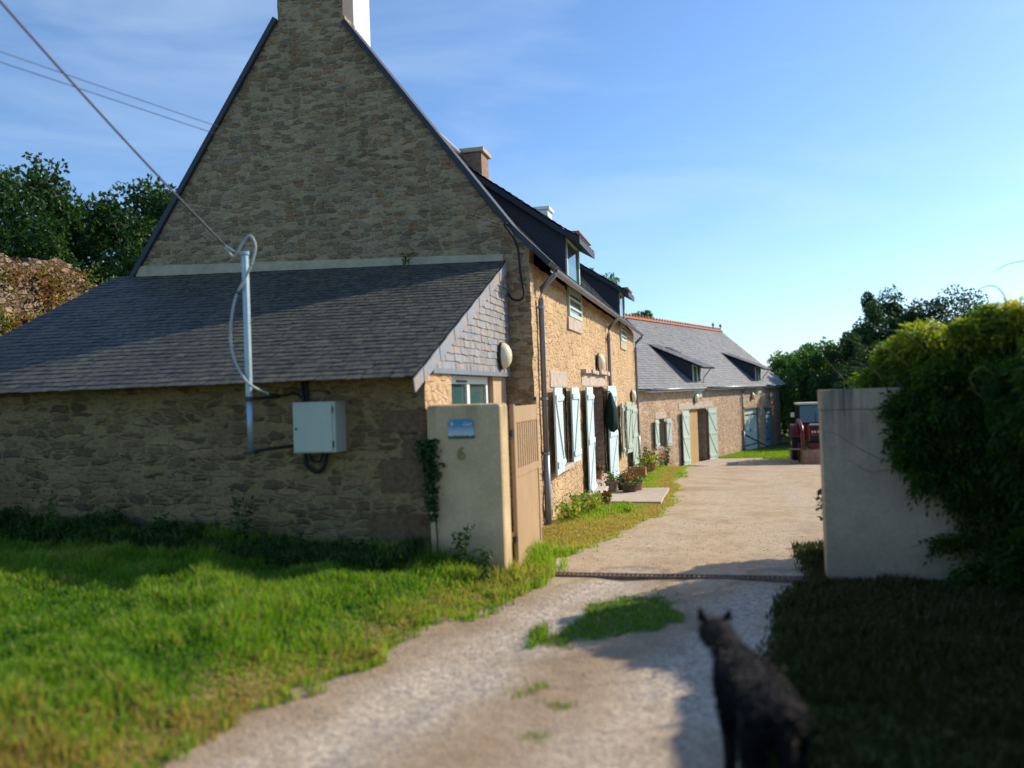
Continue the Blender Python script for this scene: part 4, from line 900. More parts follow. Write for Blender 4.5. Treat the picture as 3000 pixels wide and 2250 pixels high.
# ------------------------------------------------------------------ grass
def blades(name, pts, hgt, m, parent=None, tint=None, lean=.45, wid=.007, label=None, cat=None, kind='stuff'):
    n = len(pts); a = rng.random(n)*2*pi; h = hgt; dx = np.cos(a); dy = np.sin(a); ln = lean*h*(.3+rng.random(n)); b_ = rng.random(n)*2*pi
    s = np.stack([np.cos(b_), np.sin(b_), np.zeros(n)], 1)*(wid*(.6+.8*rng.random(n)))[:, None]
    tip = pts+np.stack([dx*ln, dy*ln, h], 1); mid_ = pts+np.stack([dx*ln*.35, dy*ln*.35, h*.6], 1)
    V = np.stack([pts-s, pts+s, mid_+s*.75, mid_-s*.75, tip], 1).reshape(-1, 3); i = np.arange(n)[:, None]*5
    Fs = np.concatenate([i+[0, 1, 2], i+[0, 2, 3], i+[3, 2, 4]], 1).reshape(-1, 3)
    t = rng.random(n) if tint is None else tint
    o_ = npmesh(name, V, Fs, m, parent, np.repeat(np.clip(t, 0, 1), 3)); 
    return tag(o_, label, cat, kind=kind) if label else o_
def grasspts(x0, x1, y0, y1, n, thr=.22, cond=None):
    x = x0+(x1-x0)*rng.random(n); y = y0+(y1-y0)*rng.random(n); g_, d_, _ = masks(x, y)
    k = rng.random(n) < np.clip((g_-thr)/.45, 0, 1)
    if cond is not None: k &= cond(x, y)
    x, y, g_, d_ = x[k], y[k], g_[k], d_[k]; return np.stack([x, y, terrain(x, y)-.005], 1), g_, d_
pl = lambda x, y: ~((x > -8.6) & (x < -1.9) & (y > 7.27))
p, g_, d_ = grasspts(-7.6, -1.2, 2.6, 7.5, 170000, cond=pl)
patch = fb(p[:, 0], p[:, 1], 1.6, 41); pt2 = fb(p[:, 0], p[:, 1], 4.5, 44)
wallnear = np.clip((p[:, 1]-6.6)/.7, 0, 1)
h = (.035+.13*np.clip(patch*pt2*2.2-.2, 0, 1)+.16*wallnear*rng.random(len(p))**2)*(1-.65*d_)*(.6+.7*rng.random(len(p)))
tint = .06+.40*patch+.22*(pt2-.5)+.30*(rng.random(len(p))-.4)+d_*.5*(rng.random(len(p)) > .3)+.45*(rng.random(len(p)) > .90)-.12*sst(.5, .7, fb(p[:, 0], p[:, 1], 5, 95))+.35*sst(.60, .75, fb(p[:, 0], p[:, 1], 1.1, 71))*(rng.random(len(p)) > .5)
blades('grass', p, h, M['grass'], tint=tint, label='rough sunlit grass on the bank in front of the lean-to', cat='grass', wid=.006)
p, g_, d_ = grasspts(-2.26, -.6, 7.6, 27.2, 90000, cond=lambda x, y: ~((x > -1.95) & (x < -.9) & (y > 13.95) & (y < 16.8)) & (rng.random(len(x)) < np.where(y < 14, 1, .75)))
near = np.exp(-((p[:, 1]-8.2)/.8)**2)*(p[:, 0] < -1.35)+.8*np.exp(-((p[:, 1]-12.3)/.8)**2)*(p[:, 0] < -1.6)
h = (.03+.03*rng.random(len(p))+near*.17*rng.random(len(p)))*(1-.5*d_*(1-np.clip(near, 0, 1)))
blades('grass', p, h, M['grass'], tint=.3+.25*rng.random(len(p))+d_*.5*(1-np.clip(near, 0, 1)), label='short patchy grass strip along the farmhouse wall', cat='grass', wid=.006)
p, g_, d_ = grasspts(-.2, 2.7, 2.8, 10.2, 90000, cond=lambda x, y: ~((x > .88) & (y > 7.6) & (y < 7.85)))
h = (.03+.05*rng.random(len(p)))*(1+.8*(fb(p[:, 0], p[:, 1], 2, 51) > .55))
blades('grass', p, h*.7, M['shadegrass'], tint=rng.random(len(p)), label='grass at the foot of the concrete wall, its blades coloured dark for the shade', cat='grass', wid=.006)
p, g_, d_ = grasspts(-1.7, .3, 2.8, 7.3, 60000, .3, cond=lambda x, y: (x > np.interp(y, EY, EX)+.3) & (x < np.interp(y, RY, RX)-.15))
k_ = rng.random(len(p)) < .30+.5*fb(p[:, 0], p[:, 1], 7, 91); p, g_, d_ = p[k_], g_[k_], d_[k_]; h = (.010+.035*rng.random(len(p))**2)
blades('grass', p, h, M['grass'], tint=.02+.30*rng.random(len(p))+d_*.35+.6*(rng.random(len(p)) > .85), label='tuft of grass left between the wheel tracks of the drive', cat='grass', wid=.005)
p, g_, d_ = grasspts(-1.2, 5, 26.5, 40, 70000, .3)
blades('grass', p, .04+.07*rng.random(len(p)), M['grass'], tint=.3+.3*rng.random(len(p))+d_*.3, label='bright grass in front of the barn end and the tractor', cat='grass', wid=.012)

def weed(x, y, h, n, label, group=None, m='weed', spread=.12, leaf=.06, name='weed', cat='weed', z=None, seed=0, lean=(0, 0)):
    g0 = gz(x, y) if z is None else z; t = thing(name, (x, y, g0), label, cat, group); r = np.random.default_rng(seed+int(x*97+y*31) % 1000)
    P_ = []; D_ = []; ns_ = max(1, int(n/22)); mb = MB()
    for i in range(ns_):
        a = r.random()*6.28; sp_ = spread*(.3+r.random()); hh = h*(.6+.4*r.random()); b0 = Vector((x+cos(a)*sp_*.2, y+sin(a)*sp_*.2, g0-.02)); tp = Vector((x+cos(a)*sp_+lean[0], min(y+sin(a)*sp_, 99)+lean[1], g0+hh))
        pts = curve([b0, b0.lerp(tp, .5)+Vector((cos(a)*-.02, sin(a)*-.02, hh*.06)), tp], 4); mb.tube(pts, .0045, 5, .002)
        for k in range(int(n/ns_)):
            f = .12+.88*r.random(); q = pts[min(int(f*(len(pts)-1)), len(pts)-1)]; P_.append(np.array(q)+r.normal(size=3)*leaf*.45); D_.append(r.normal(size=3)+[0, 0, .3])
    mb.build('stem', M['tendril'], t); leafmesh('foliage', np.array(P_), np.array(D_), leaf, leaf*.5, M[m], t); return t
gw_ = 'weeds at the foot of the lean-to wall'
for i, (x, y, h, n, lab) in enumerate([(-7.15, 6.6, .75, 150, 'tall seeding weed at the far left foot of the lean-to wall'), (-6.4, 6.9, .62, 120, 'tall thin weed left of the mast foot'), (-5.9, 6.95, .50, 130, 'leafy weed in the shade below the roof middle left'),
    (-5.2, 7.0, .42, 150, 'dark bushy weed in the shade left of the mast'), (-4.4, 7.1, .68, 130, 'dark weed climbing the shaded wall below the mast'), (-3.8, 7.0, .36, 100, 'low dark weed below the meter box'), (-3.2, 7.0, .3, 100, 'low dark weed between meter box and gate pillar'),
    (-2.22, 7.05, .46, 130, 'dark pointed weed at the foot of the gate pillar'), (-2.0, 7.0, .36, 100, 'smaller dark weed near the right foot of the gate pillar')]):
    weed(x, y, h, n, lab, gw_, 'weed' if i < 3 else 'ivy', leaf=.055, seed=i)
n = 17000; wx = -8.4+5.75*rng.random(n); hh_ = .05+.38*fb(wx, wx*0, 2.3, 81)*vnoise(wx, wx*0, 5.5, 82)+.05; wz = terrain(wx, np.full(n, 7.1))+hh_*rng.random(n)**.8; wy = 7.28-.62*rng.random(n)*(1-.5*(wz-.3))
tag(leafmesh('undergrowth', np.stack([wx, wy, wz], 1), rng.normal(size=(n, 3))*.5+[0, -.1, .9], .10, .016, M['under_'], None), 'dark undergrowth of weeds along the foot of the shaded lean-to wall', 'undergrowth', kind='stuff')
iv = thing('climbing_plant', (-2.56, 7.22, .2), 'thin leafy climber growing up the left edge of the gate pillar', 'climber')
mb = MB(); st_ = curve([(-2.50, 7.2, .15), (-2.52, 7.24, .5), (-2.55, 7.24, .8), (-2.56, 7.23, 1.05), (-2.60, 7.22, 1.3)], 5); mb.tube(st_, .008, 6, .004)
mb.tube(curve([(-2.55, 7.24, .95), (-2.52, 7.2, 1.12), (-2.46, 7.18, 1.28)], 4), .005, 5, .003); mb.build('stem', M['shell'], iv)
P_ = []; r = np.random.default_rng(5)
for i in range(520):
    z = .55+.75*r.random()**.6; w = .016+.042*max(0, (z-.5)/.8)*(1 if z < 1.22 else .6); sx_ = -1 if r.random() < .5 else 1
    P_.append((-2.545+(-.03 if z > 1.1 else 0)+r.normal()*w+(z > 1.18)*sx_*.04, 7.215+r.normal()*.025, z))
leafmesh('foliage', np.array(P_), r.normal(size=(520, 3))+[0, -.3, .5], .05, .034, M['ivy'], iv)
weed(-3.95, 10.5, .2, 60, 'small green tuft growing on the flashing above the lean-to roof', None, 'weed', .2, .05, 'roof_tuft', z=3.5)
tp = []
for i in range(6): tp.append((-9.7+.25*i, 10.2+.2*i))
gs_ = 'seeding grasses between the ruined wall and the gable'
for i, (x, y) in enumerate([(-9.9, 12.0), (-9.6, 12.6), (-9.3, 12.2), (-9.1, 12.8), (-8.9, 12.3)]):
    g0 = gz(x, y); n = 60; pts = np.stack([x+rng.normal(size=n)*.12, y+rng.normal(size=n)*.15, np.full(n, 2.4)], 1)
    o_ = blades('seeding_grass', pts, .75+.5*rng.random(n)+(.35 if i in (0, ) else 0), M['straw'], lean=.3, wid=.010, kind=None)
    tag(o_, ['tallest straw coloured seed head beside the ruined wall', 'green and straw grass tuft next to the tallest seed head', 'middle tuft of seeding grass left of the gable', 'thin straw tuft near the left foot of the gable', 'last grass tuft touching the left foot of the gable'][i], 'grass tuft', gs_)
# bank of earth between the ruin and the farmhouse that those grasses stand on
mb = MB(); wall_skin(mb, Frame((0, 12.9, 0), (1, 0, 0), (0, -1, 0)), -11.0, -8.3, .3, lambda u: 3.15+.12*sin(u*5), res=.12, amp=.05); mb.box(-11.0, -8.32, 12.95, 14.0, .3, 3.1)
tag(mb.build('earth_bank', M['ruin']), 'low overgrown stony bank between the ruined wall and the gable foot', 'bank')
# shrub at left frame edge
tree((-8.0, 6.2), 1.1, .55, .5, .55, 3500, .07, 'dark shrub at the left edge in front of the lean-to', None, 'leafd', seed=33, sub=25, trunk=False, name='shrub', cat='shrub')

# ------------------------------------------------------------------ the big climber on the concrete wall
CL = thing('wisteria', (2.3, 7.3, 0), 'large climber, yellow green and sunlit on top, dark and shaded below, over the concrete wall', 'climber')
vol = [((1.50, 7.95, 1.73), (.16, .10, .06), 160), ((1.74, 7.95, 1.82), (.26, .16, .13), 800), ((2.0, 7.75, 1.96), (.42, .25, .20), 1700), ((2.5, 7.45, 1.98), (.45, .35, .22), 1900), ((3.1, 7.3, 2.02), (.5, .45, .30), 1000),
       ((2.25, 7.40, 1.52), (.42, .18, .30), 1200), ((2.68, 7.2, 1.3), (.5, .3, .58), 2100), ((1.60, 7.52, 1.28), (.22, .10, .26), 620), ((1.85, 7.47, 1.05), (.26, .12, .26), 560), ((1.85, 7.5, 1.5), (.3, .1, .2), 500), ((2.15, 7.40, .82), (.26, .13, .24), 420), ((2.65, 7.1, .7), (.35, .35, .55), 1000), ((2.55, 6.7, 1.6), (.3, .6, .45), 1200), ((2.15, 7.45, .3), (.4, .13, .22), 260), ((2.5, 7.2, .25), (.3, .3, .3), 420)]
PP = []; DD = []; TT = []
for i, (c, rr, n) in enumerate(vol):
    p, tint, out, cc = blobs(c, rr, n, 22, 100+i)
    k = p[:, 1] < 7.62; k |= p[:, 2] > 1.66; k |= p[:, 0] < .88; p, tint, out = p[k], tint[k], out[k]; n = len(p)
    ax = out*.8+rng.normal(size=(n, 3))*.35+[-.15, -.35, -.35]; ax /= np.linalg.norm(ax, axis=1, keepdims=True)
    side = np.cross(ax, rng.normal(size=(n, 3))); side /= np.linalg.norm(side, axis=1, keepdims=True)
    Lr = .13+.09*rng.random(n)
    for q in range(5):
        for s in ((-1, 1) if q else (0,)):
            f = 1-q*.22; cpos = p+ax*(Lr*f)[:, None]+side*(s*.026); cpos[:, 2] -= (Lr*f)**2*1.6
            PP.append(cpos); DD.append(ax*.6+side*(s*.8)+[0, 0, -.25]); TT.append(tint*.34+.9*np.clip(p[:, 2]-1.68, 0, .5)*np.clip(1.7-(p[:, 0]-1.3)*.55+1.6*(vnoise(p[:, 0], p[:, 2], 4, 9)-.5), 0, 2)+.10*rng.normal(size=n)+.10*(p[:, 2] > 1.7))  # tint follows height: sunlit yellow top and dark shaded base put into leaf colour
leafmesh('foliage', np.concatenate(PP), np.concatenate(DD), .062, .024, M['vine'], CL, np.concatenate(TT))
for i in range(7):
    x = 1.5+i*.22; MB().tube(curve([(2.6+.05*i, 7.3, -.1), (2.3+.05*i, 7.4, .7), (x+.3, 7.5, 1.3), (x, 7.6, 1.7)], 5), .02, 7, .008).build('stem', M['shell'], CL, smooth=True)
T3 = [[(1.15, 7.7, 1.66), (1.10, 7.72, 1.74), (1.02, 7.7, 1.83), (.94, 7.66, 1.93)], [(1.5, 7.6, 1.7), (1.35, 7.5, 1.76), (1.2, 7.5, 1.86), (1.12, 7.5, 1.88)], [(1.6, 7.5, 1.8), (1.45, 7.5, 1.95), (1.25, 7.5, 2.0), (1.1, 7.5, 2.08)],
      [(1.75, 7.5, 1.9), (1.55, 7.4, 2.08), (1.35, 7.4, 2.14), (1.2, 7.4, 2.24)], [(1.9, 7.4, 2.0), (1.85, 7.4, 2.25), (1.75, 7.4, 2.30), (1.62, 7.4, 2.28), (1.52, 7.4, 2.24)], [(2.25, 7.3, 2.15), (2.27, 7.3, 2.32), (2.2, 7.3, 2.42), (2.1, 7.3, 2.41), (2.06, 7.3, 2.34)],
      [(2.5, 7.2, 2.25), (2.5, 7.2, 2.45), (2.42, 7.2, 2.58), (2.28, 7.2, 2.58), (2.18, 7.2, 2.53)], [(1.62, 7.5, 1.15), (1.4, 7.42, 1.04), (1.2, 7.45, 1.12), (1.0, 7.5, 1.26), (.9, 7.5, 1.28)], [(1.6, 7.5, 1.1), (1.45, 7.45, .98), (1.25, 7.5, .94), (1.1, 7.55, 1.04)],
      [(1.55, 7.5, 1.35), (1.35, 7.5, 1.38), (1.25, 7.55, 1.5)], [(2.1, 7.05, 1.7), (2.0, 6.95, 1.78), (1.9, 6.95, 1.72), (1.93, 6.95, 1.6), (2.0, 6.95, 1.52)], [(1.4, 7.6, 1.7), (1.3, 7.62, 1.85), (1.2, 7.62, 1.82), (1.05, 7.62, 1.86)]]
for q in T3: MB().tube(curve(q, 6), .0055, 5, .002).build('tendril', M['tendril'], CL, smooth=True)

# loose stones on the drive
n = 3200; px_ = -2.6+3.6*rng.random(n); py_ = 2.9+8.5*rng.random(n)**1.3; gg, _, _ = masks(px_, py_); k_ = (gg < .5) & ~((py_ > 7.45) & (py_ < 7.75)); px_, py_ = px_[k_], py_[k_]; n = len(px_)
sz = .003+.008*rng.random(n)**4; base_ = np.array([(1, 0, 0), (0, 1, 0), (-1, 0, 0), (0, -1, 0), (0, 0, .7), (0, 0, -.7)], float)
jit_ = base_[None]*(.7+.6*rng.random((n, 6, 1)))*sz[:, None, None]; an = rng.random(n)*6.28; cs, sn = np.cos(an), np.sin(an)
V = np.stack([jit_[..., 0]*cs[:, None]-jit_[..., 1]*sn[:, None], jit_[..., 0]*sn[:, None]+jit_[..., 1]*cs[:, None], jit_[..., 2]], -1)+np.stack([px_, py_, terrain(px_, py_)+sz*.35], -1)[:, None]
Fi = np.array([(0, 1, 4), (1, 2, 4), (2, 3, 4), (3, 0, 4), (1, 0, 5), (2, 1, 5), (3, 2, 5), (0, 3, 5)])
M['pebble'] = leafy('pebbles', [(.34, .30, .26), (.50, .43, .35), (.62, .55, .46)], 0, .9)
tag(npmesh('loose_stones', V.reshape(-1, 3), (np.arange(n)[:, None, None]*6+Fi[None]).reshape(-1, 3), M['pebble'], None, np.repeat(rng.random(n), 8)), 'loose gravel stones scattered over the drive', 'gravel', kind='stuff')

# ------------------------------------------------------------------ slabs, pots and small things by the house
def slab(name, pts, z, th, label, cat):
    mb = MB(); n = len(pts); mb.add([(x, y, zz-th) for (x, y), zz in zip(pts, z)]+[(x, y, zz) for (x, y), zz in zip(pts, z)], [tuple(range(n))[::-1], tuple(range(n, 2*n))]+[(i, (i+1) % n, n+(i+1) % n, n+i) for i in range(n)])
    o_ = mb.build(name, M['slab'], bevel=.008); return tag(o_, kind='structure')
q = [(-1.98, 14.1), (-.92, 14.0), (-.92, 16.65), (-1.98, 16.8)]; slab('door_slab', q, [gz(x, y)+.045 for x, y in q], .15, '', '')
q = [BF.p(.7, 0, .02), BF.p(3.6, 0, .02), BF.p(4.3, 0, 1.9), BF.p(-.3, 0, 1.3)]; slab('barn_slab', [(p.x, p.y) for p in q], [gz(p.x, p.y)+.04 for p in q], .12, '', '')
def pot(x, y, z, r, h, m, label, plant=None, pm='weed', flower=None, group='flower pots by the farmhouse door', spread=1.15, nleaf=80):
    t = thing('flower_pot', (x, y, z), label, 'flower pot', group)
    MB().lathe((x, y, z), [(r*.7, 0), (r*.78, .01), (r*.95, h*.82), (r*1.08, h*.84), (r*1.08, h), (r*.92, h), (r*.9, h*.88)], 18).build('pot', M[m], t, smooth=False)
    MB().lathe((x, y, z+h*.86), [(r*.9, 0), (r*.88, .012)], 14).build('soil', M['dark'], t)
    n = nleaf; P_ = np.array([x, y, z+h])+rng.normal(size=(n, 3))*[r*.5*spread, r*.5*spread, r*.35*spread]+[0, 0, r*.45]
    leafmesh('foliage', P_, rng.normal(size=(n, 3))+[0, 0, .4], .07, .04, M[pm], t)
    if flower:
        P_ = np.array([x, y, z+h+r*.9])+rng.normal(size=(45, 3))*[r*.5, r*.5, r*.28]
        leafmesh('blossom', P_, rng.normal(size=(45, 3)), .045, .045, M[flower], t)
    return t
pot(-1.80, 13.75, gz(-1.8, 13.75), .085, .13, 'terra', 'small pot with bright red flowers nearest the camera in front of the step', flower='petal')
pot(-1.98, 16.0, gz(-1.98, 16)+.04, .13, .20, 'wood', 'left pot of the cluster beside the doorway, with leafy green plant')
pot(-1.80, 16.35, gz(-1.8, 16.35)+.04, .12, .22, 'black', 'black pot in the middle of the cluster beside the doorway')
pot(-1.62, 15.85, gz(-1.62, 15.85)+.04, .17, .15, 'shell', 'wide dark bowl with red brown plant at the edge of the slab', flower='petal', pm='weed')
pot(-1.50, 16.2, gz(-1.5, 16.2)+.04, .11, .17, 'terra', 'terracotta pot at the right end of the cluster on the slab', flower=None)
pot(-2.32, 16.6, -.08, .10, .17, 'terra', 'red pot standing on the door step in the shaded doorway', flower='petal')
pot(-1.72, 22.3, gz(-1.72, 22.3), .16, .24, 'terra', 'terracotta pot with a bushy yellow green plant behind the trough', pm='vine', flower='yellow', spread=2.2, nleaf=400)
tr_ = thing('flower_trough', (-1.9, 20.7, gz(-1.9, 20.7)), 'rectangular terracotta trough in the grass near the far end of the farmhouse', 'planter')
z0 = gz(-1.9, 20.7); mb = MB()
for a in ((-2.10, -2.08, 20.5, 20.9), (-1.72, -1.70, 20.5, 20.9), (-2.08, -1.72, 20.5, 20.53), (-2.08, -1.72, 20.87, 20.9)): mb.box(*a, z0-.02, z0+.24)
mb.box(-2.12, -1.68, 20.48, 20.92, z0+.19, z0+.2); mb.build('trough', M['terra'], tr_)
MB().box(-2.08, -1.72, 20.53, 20.87, z0+.0, z0+.205).build('soil', M['shell'], tr_)
P_ = np.array([-1.9, 20.7, z0+.24])+rng.normal(size=(90, 3))*[.12, .1, .03]; leafmesh('foliage', P_, rng.normal(size=(90, 3))+[0, 0, .6], .06, .03, M['weed'], tr_)
for s, lab in ((-3.35, 'blue green climbing plant on the barn wall, nearer the farmhouse'), (-1.75, 'blue green climbing plant on the barn wall right under the small window')):
    b0 = BF.p(s, 0, .12); weed(b0.x, b0.y, .85, 260, lab, 'climbers at the foot of the barn wall', 'leafd', .16, .09, 'climbing_plant', 'climber', seed=int(s*10))
b0 = BF.p(-2.6, 0, .35); rs = weed(b0.x, b0.y, .5, 60, 'small pink flowering plant between the two climbers of the barn', None, 'weed', .12, .06, 'flowering_plant', 'flower'); 
leafmesh('blossom', np.array([b0.x, b0.y, gz(b0.x, b0.y)+.5])+rng.normal(size=(50, 3))*.07, rng.normal(size=(50, 3)), .06, .06, M['pink'], rs)
for x, y, h, lab in ((-2.05, 11.6, .35, 'bright green tuft by the foot of the first downpipe'), (-1.9, 12.4, .38, 'leafy green clump under the first aqua shuttered window'), (-2.0, 13.2, .3, 'green clump just before the near door shutter'), (-1.35, 12.6, .16, 'small isolated green tuft in the orange grass')):
    weed(x, y, h, 260 if h > .2 else 70, lab, 'green clumps along the farmhouse wall', 'grass', .28 if h > .2 else .08, .07, 'grass_clump', 'plant', seed=int(h*100))
# coat hanging by the door
t = thing('hanging_coat', (-2.2, 17.74, 1.62), 'dark green coat hanging from a hook beside the open front door', 'coat')
mb = MB(); n = 22; base = 0
for i in range(12):
    f = i/11; z = 1.66-.80*f-(.07*sin(j*0) if 0 else 0); rx = .03+.09*min(1, f*2.2); ry = .03+.10*min(1, f*2.6)
    for j in range(n):
        a = 2*pi*j/n; w = 1+.20*sin(a*5+f*2)*f+.08*sin(a*9); mb.v.append((-2.16+.03*f+rx*w*cos(a), 17.74+ry*w*sin(a), z+(.05*sin(a*2+1) if i == 11 else 0)))
for i in range(11):
    for j in range(n): q = i*n; mb.f.append((q+j, q+(j+1) % n, q+n+(j+1) % n, q+n+j)); mb.r.append(.5)
mb.f.append(tuple(range(n))); mb.r.append(.5); mb.build('coat_body', M['cloth'], t, smooth=True)
MB().tube([(-2.29, 17.74, 1.66), (-2.16, 17.74, 1.68), (-2.15, 17.74, 1.64)], .012, 8).build('hook', M['iron'], t)
# pole leaning by the barn downpipe
mb = MB(); mb.tube([BF.p(8.3, -.55, .03), BF.p(9.3, gz(BF.p(9.3, 0, 1.15).x, BF.p(9.3, 0, 1.15).y)-.02, 1.15)], .035, 8); tag(mb.build('leaning_pole', M['iron'], smooth=True), 'dark pole leaning against the barn beside the pale green double door', 'pole')

# ------------------------------------------------------------------ tractor
TX, TY = 3.66, 33.4; tz = gz(TX, TY)
TR = thing('tractor', (TX, TY, tz), 'dark red farm tractor facing the camera, half hidden behind the concrete wall', 'tractor')
def B(*a): x0, x1, y0, y1, z0, z1 = a; return MB().box(TX+x0, TX+x1, TY+y0, TY+y1, tz+z0, tz+z1)
B(-.26, .26, -.75, .55, .78, 1.42).build('hood', M['red'], TR, bevel=.06)
B(-.22, .22, -.79, -.755, .84, 1.02).build('grille', M['black'], TR, bevel=.01); B(-.22, .22, -.79, -.755, 1.26, 1.40).build('grille', M['black'], TR, bevel=.01)
B(-.25, .25, -.77, -.70, 1.425, 1.48).build('hood_lip', M['cream'], TR, bevel=.015)
for x in (-.15, -.06, .06, .15): MB().lathe((TX+x, TY-.80, tz+1.18), [(.038, 0), (.038, .03)], 14, 'Y').build('headlight', M['light'], TR)
B(-.3, .3, -.85, -.62, .55, .78).build('front_weight', M['red'], TR, bevel=.03)
B(-.16, .16, -.6, 1.7, .5, .8).build('chassis', M['iron'], TR, bevel=.02)
mb = MB()
for x in (-.50, .50):
    mb.tube([(TX+x, TY+.5, tz+1.0), (TX+x*.92, TY+.62, tz+2.15)], .032, 8); mb.tube([(TX+x, TY+1.6, tz+1.0), (TX+x*.92, TY+1.55, tz+2.15)], .032, 8)
for z, y in ((1.45, .53), (2.15, .62)): mb.tube([(TX-.48, TY+y, tz+z), (TX+.48, TY+y, tz+z)], .028, 8)
mb.build('cab_frame', M['black'], TR)
B(-.55, .55, .45, 1.7, 2.16, 2.24).build('cab_roof', M['cream'], TR, bevel=.03); B(-.5, .5, .5, 1.65, .85, 1.42).build('cab_body', M['red'], TR, bevel=.03)
MB().hexa([(TX-.46, TY+.52, tz+1.46), (TX+.46, TY+.52, tz+1.46), (TX+.46, TY+.535, tz+1.46), (TX-.46, TY+.535, tz+1.46), (TX-.43, TY+.605, tz+2.13), (TX+.43, TY+.605, tz+2.13), (TX+.43, TY+.62, tz+2.13), (TX-.43, TY+.62, tz+2.13)]).build('windscreen', M['glass'], TR)
B(-.2, .2, 1.0, 1.5, 1.3, 1.8).build('seat', M['black'], TR, bevel=.05)
for sx_, nm in ((-1, 'a'), (1, 'b')):
    w = MB().lathe((TX+sx_*.62, TY+1.1, tz+.66), [(.25, -.13*1), (.62, -.15), (.67, -.10), (.67, .10), (.62, .15), (.25, .13)], 28, 'X').build('rear_tyre', M['tyre'], TR)
    MB().lathe((TX+sx_*.62, TY+1.1, tz+.66), [(.04, -.14), (.26, -.10), (.26, .10), (.04, .14)], 20, 'X').build('wheel_rim', M['cream'], w)
    w = MB().lathe((TX+sx_*.52, TY-.35, tz+.38), [(.15, -.10), (.34, -.11), (.385, -.07), (.385, .07), (.34, .11), (.15, .10)], 24, 'X').build('front_tyre', M['tyre'], TR)
    MB().lathe((TX+sx_*.52, TY-.35, tz+.38), [(.03, -.10), (.16, -.07), (.16, .07), (.03, .10)], 16, 'X').build('wheel_rim', M['cream'], w)
    MB().tube(curve([(TX+sx_*.52, TY+.55, tz+.9), (TX+sx_*.55, TY+.3, tz+1.55), (TX+sx_*.55, TY-.5, tz+1.5), (TX+sx_*.54, TY-1.05, tz+1.25), (TX+sx_*.53, TY-1.15, tz+.35)], 6), .07, 8).build('loader_arm', M['red'], TR, smooth=True)
    m_ = MB(); m_.tube([(TX+sx_*.48, TY+.6, tz+1.75), (TX+sx_*.72, TY+.5, tz+1.82)], .01, 6); m_.build('mirror_arm', M['iron'], TR)
    MB().box(TX+sx_*.72-.07, TX+sx_*.72+.07, TY+.48, TY+.5, tz+1.70, tz+1.88).build('mirror', M['cream'], TR, bevel=.008)
    mb = MB(); 
    for k in range(9):
        a0, a1 = radians(20+k*15), radians(20+(k+1)*15+.5)
        for_ = lambda a, r_: (TY+1.1-cos(a)*r_, tz+.66+sin(a)*r_)
        (ya, za), (yb, zb), (yc, zc_), (yd, zd) = for_(a0, .72), for_(a1, .72), for_(a1, .75), for_(a0, .75)
        x0, x1 = TX+sx_*.62-.17, TX+sx_*.62+.17
        mb.hexa([(x0, ya, za), (x1, ya, za), (x1, yb, zb), (x0, yb, zb), (x0, yd, zd), (x1, yd, zd), (x1, yc, zc_), (x0, yc, zc_)])
    mb.build('mudguard', M['red'], TR)
MB().tube([(TX+.2, TY-.1, tz+1.4), (TX+.2, TY-.1, tz+2.0)], .03, 10).build('exhaust', M['iron'], TR)
# wooden crate in front, low pallet and plank beside
CR = thing('wooden_crate', (3.52, 31.95, gz(3.5, 31.9)), 'wide crate of weathered brown boards standing in front of the tractor', 'crate'); cz0 = gz(3.5, 31.9)
for i in range(4): MB().box(3.08, 4.0, 31.6, 31.63, cz0+.02+i*.135, cz0+.02+i*.135+.125).build('board', M['wood'], CR)
for x in (3.08, 3.97): MB().box(x, x+.03, 31.635, 32.3, cz0, cz0+.55).build('side_panel', M['wood'], CR)
MB().box(3.08, 4.0, 32.305, 32.33, cz0, cz0+.55).build('side_panel', M['wood'], CR); MB().box(3.11, 3.97, 31.635, 32.3, cz0+.04, cz0+.06).build('base', M['wood'], CR)
PT = thing('trestle', (2.9, 32.7, gz(2.9, 32.7)), 'low trestle with a pale board on top, left of the tractor', 'trestle'); cz0 = gz(2.9, 32.7)
MB().box(2.62, 3.16, 32.5, 32.8, cz0+.52, cz0+.56).build('top', M['palew'], PT)
for x in (2.68, 3.06):
    for y in (32.53, 32.73): MB().box(x, x+.04, y, y+.04, cz0-.02, cz0+.52).build('leg', M['palew'], PT)
tag(MB().hexa([(1.25, 31.2, gz(1.25, 31.2)+.01), (2.75, 31.45, gz(2.7, 31.4)+.01), (2.74, 31.6, gz(2.7, 31.6)+.01), (1.24, 31.35, gz(1.2, 31.3)+.01), (1.25, 31.2, gz(1.25, 31.2)+.07), (2.75, 31.45, gz(2.7, 31.4)+.07), (2.74, 31.6, gz(2.7, 31.6)+.07), (1.24, 31.35, gz(1.2, 31.3)+.07)]).build('plank', M['palew']), 'long pale plank lying in the grass left of the tractor', 'plank')

# ------------------------------------------------------------------ the animal in the foreground
def fromcam(u, v, d): r = F_ + R_*((u-1500)/2427) - U_*((v-1125)/2427); return CAM + r*d
PA, PB = fromcam(2262, 2040, 3.16), fromcam(2128, 1880, 3.84)
dirv = Vector((PB.x-PA.x, PB.y-PA.y, 0)).normalized(); latv = Vector((dirv.y, -dirv.x, 0))
A0 = Vector((PA.x, PA.y, 0)); A0.z = gz(A0.x, A0.y)
DOG = thing('cat', A0, 'large dark cat with pricked ears seen from behind in the shaded foreground', 'cat')
def loc(x, y, z): return A0 + latv*x + dirv*y + Vector((0, 0, z))
J = {'pel': (0, 0, .475, .098), 'loin': (0, .13, .47, .088), 'mid': (0, .27, .455, .098), 'chest': (-.0, .41, .44, .10), 'with': (-.01, .52, .475, .078), 'neck': (-.03, .60, .53, .058), 'head': (-.045, .69, .565, .074), 'brow': (-.05, .74, .56, .066), 'muz': (-.06, .80, .545, .036), 'nose': (-.065, .83, .54, .022)}
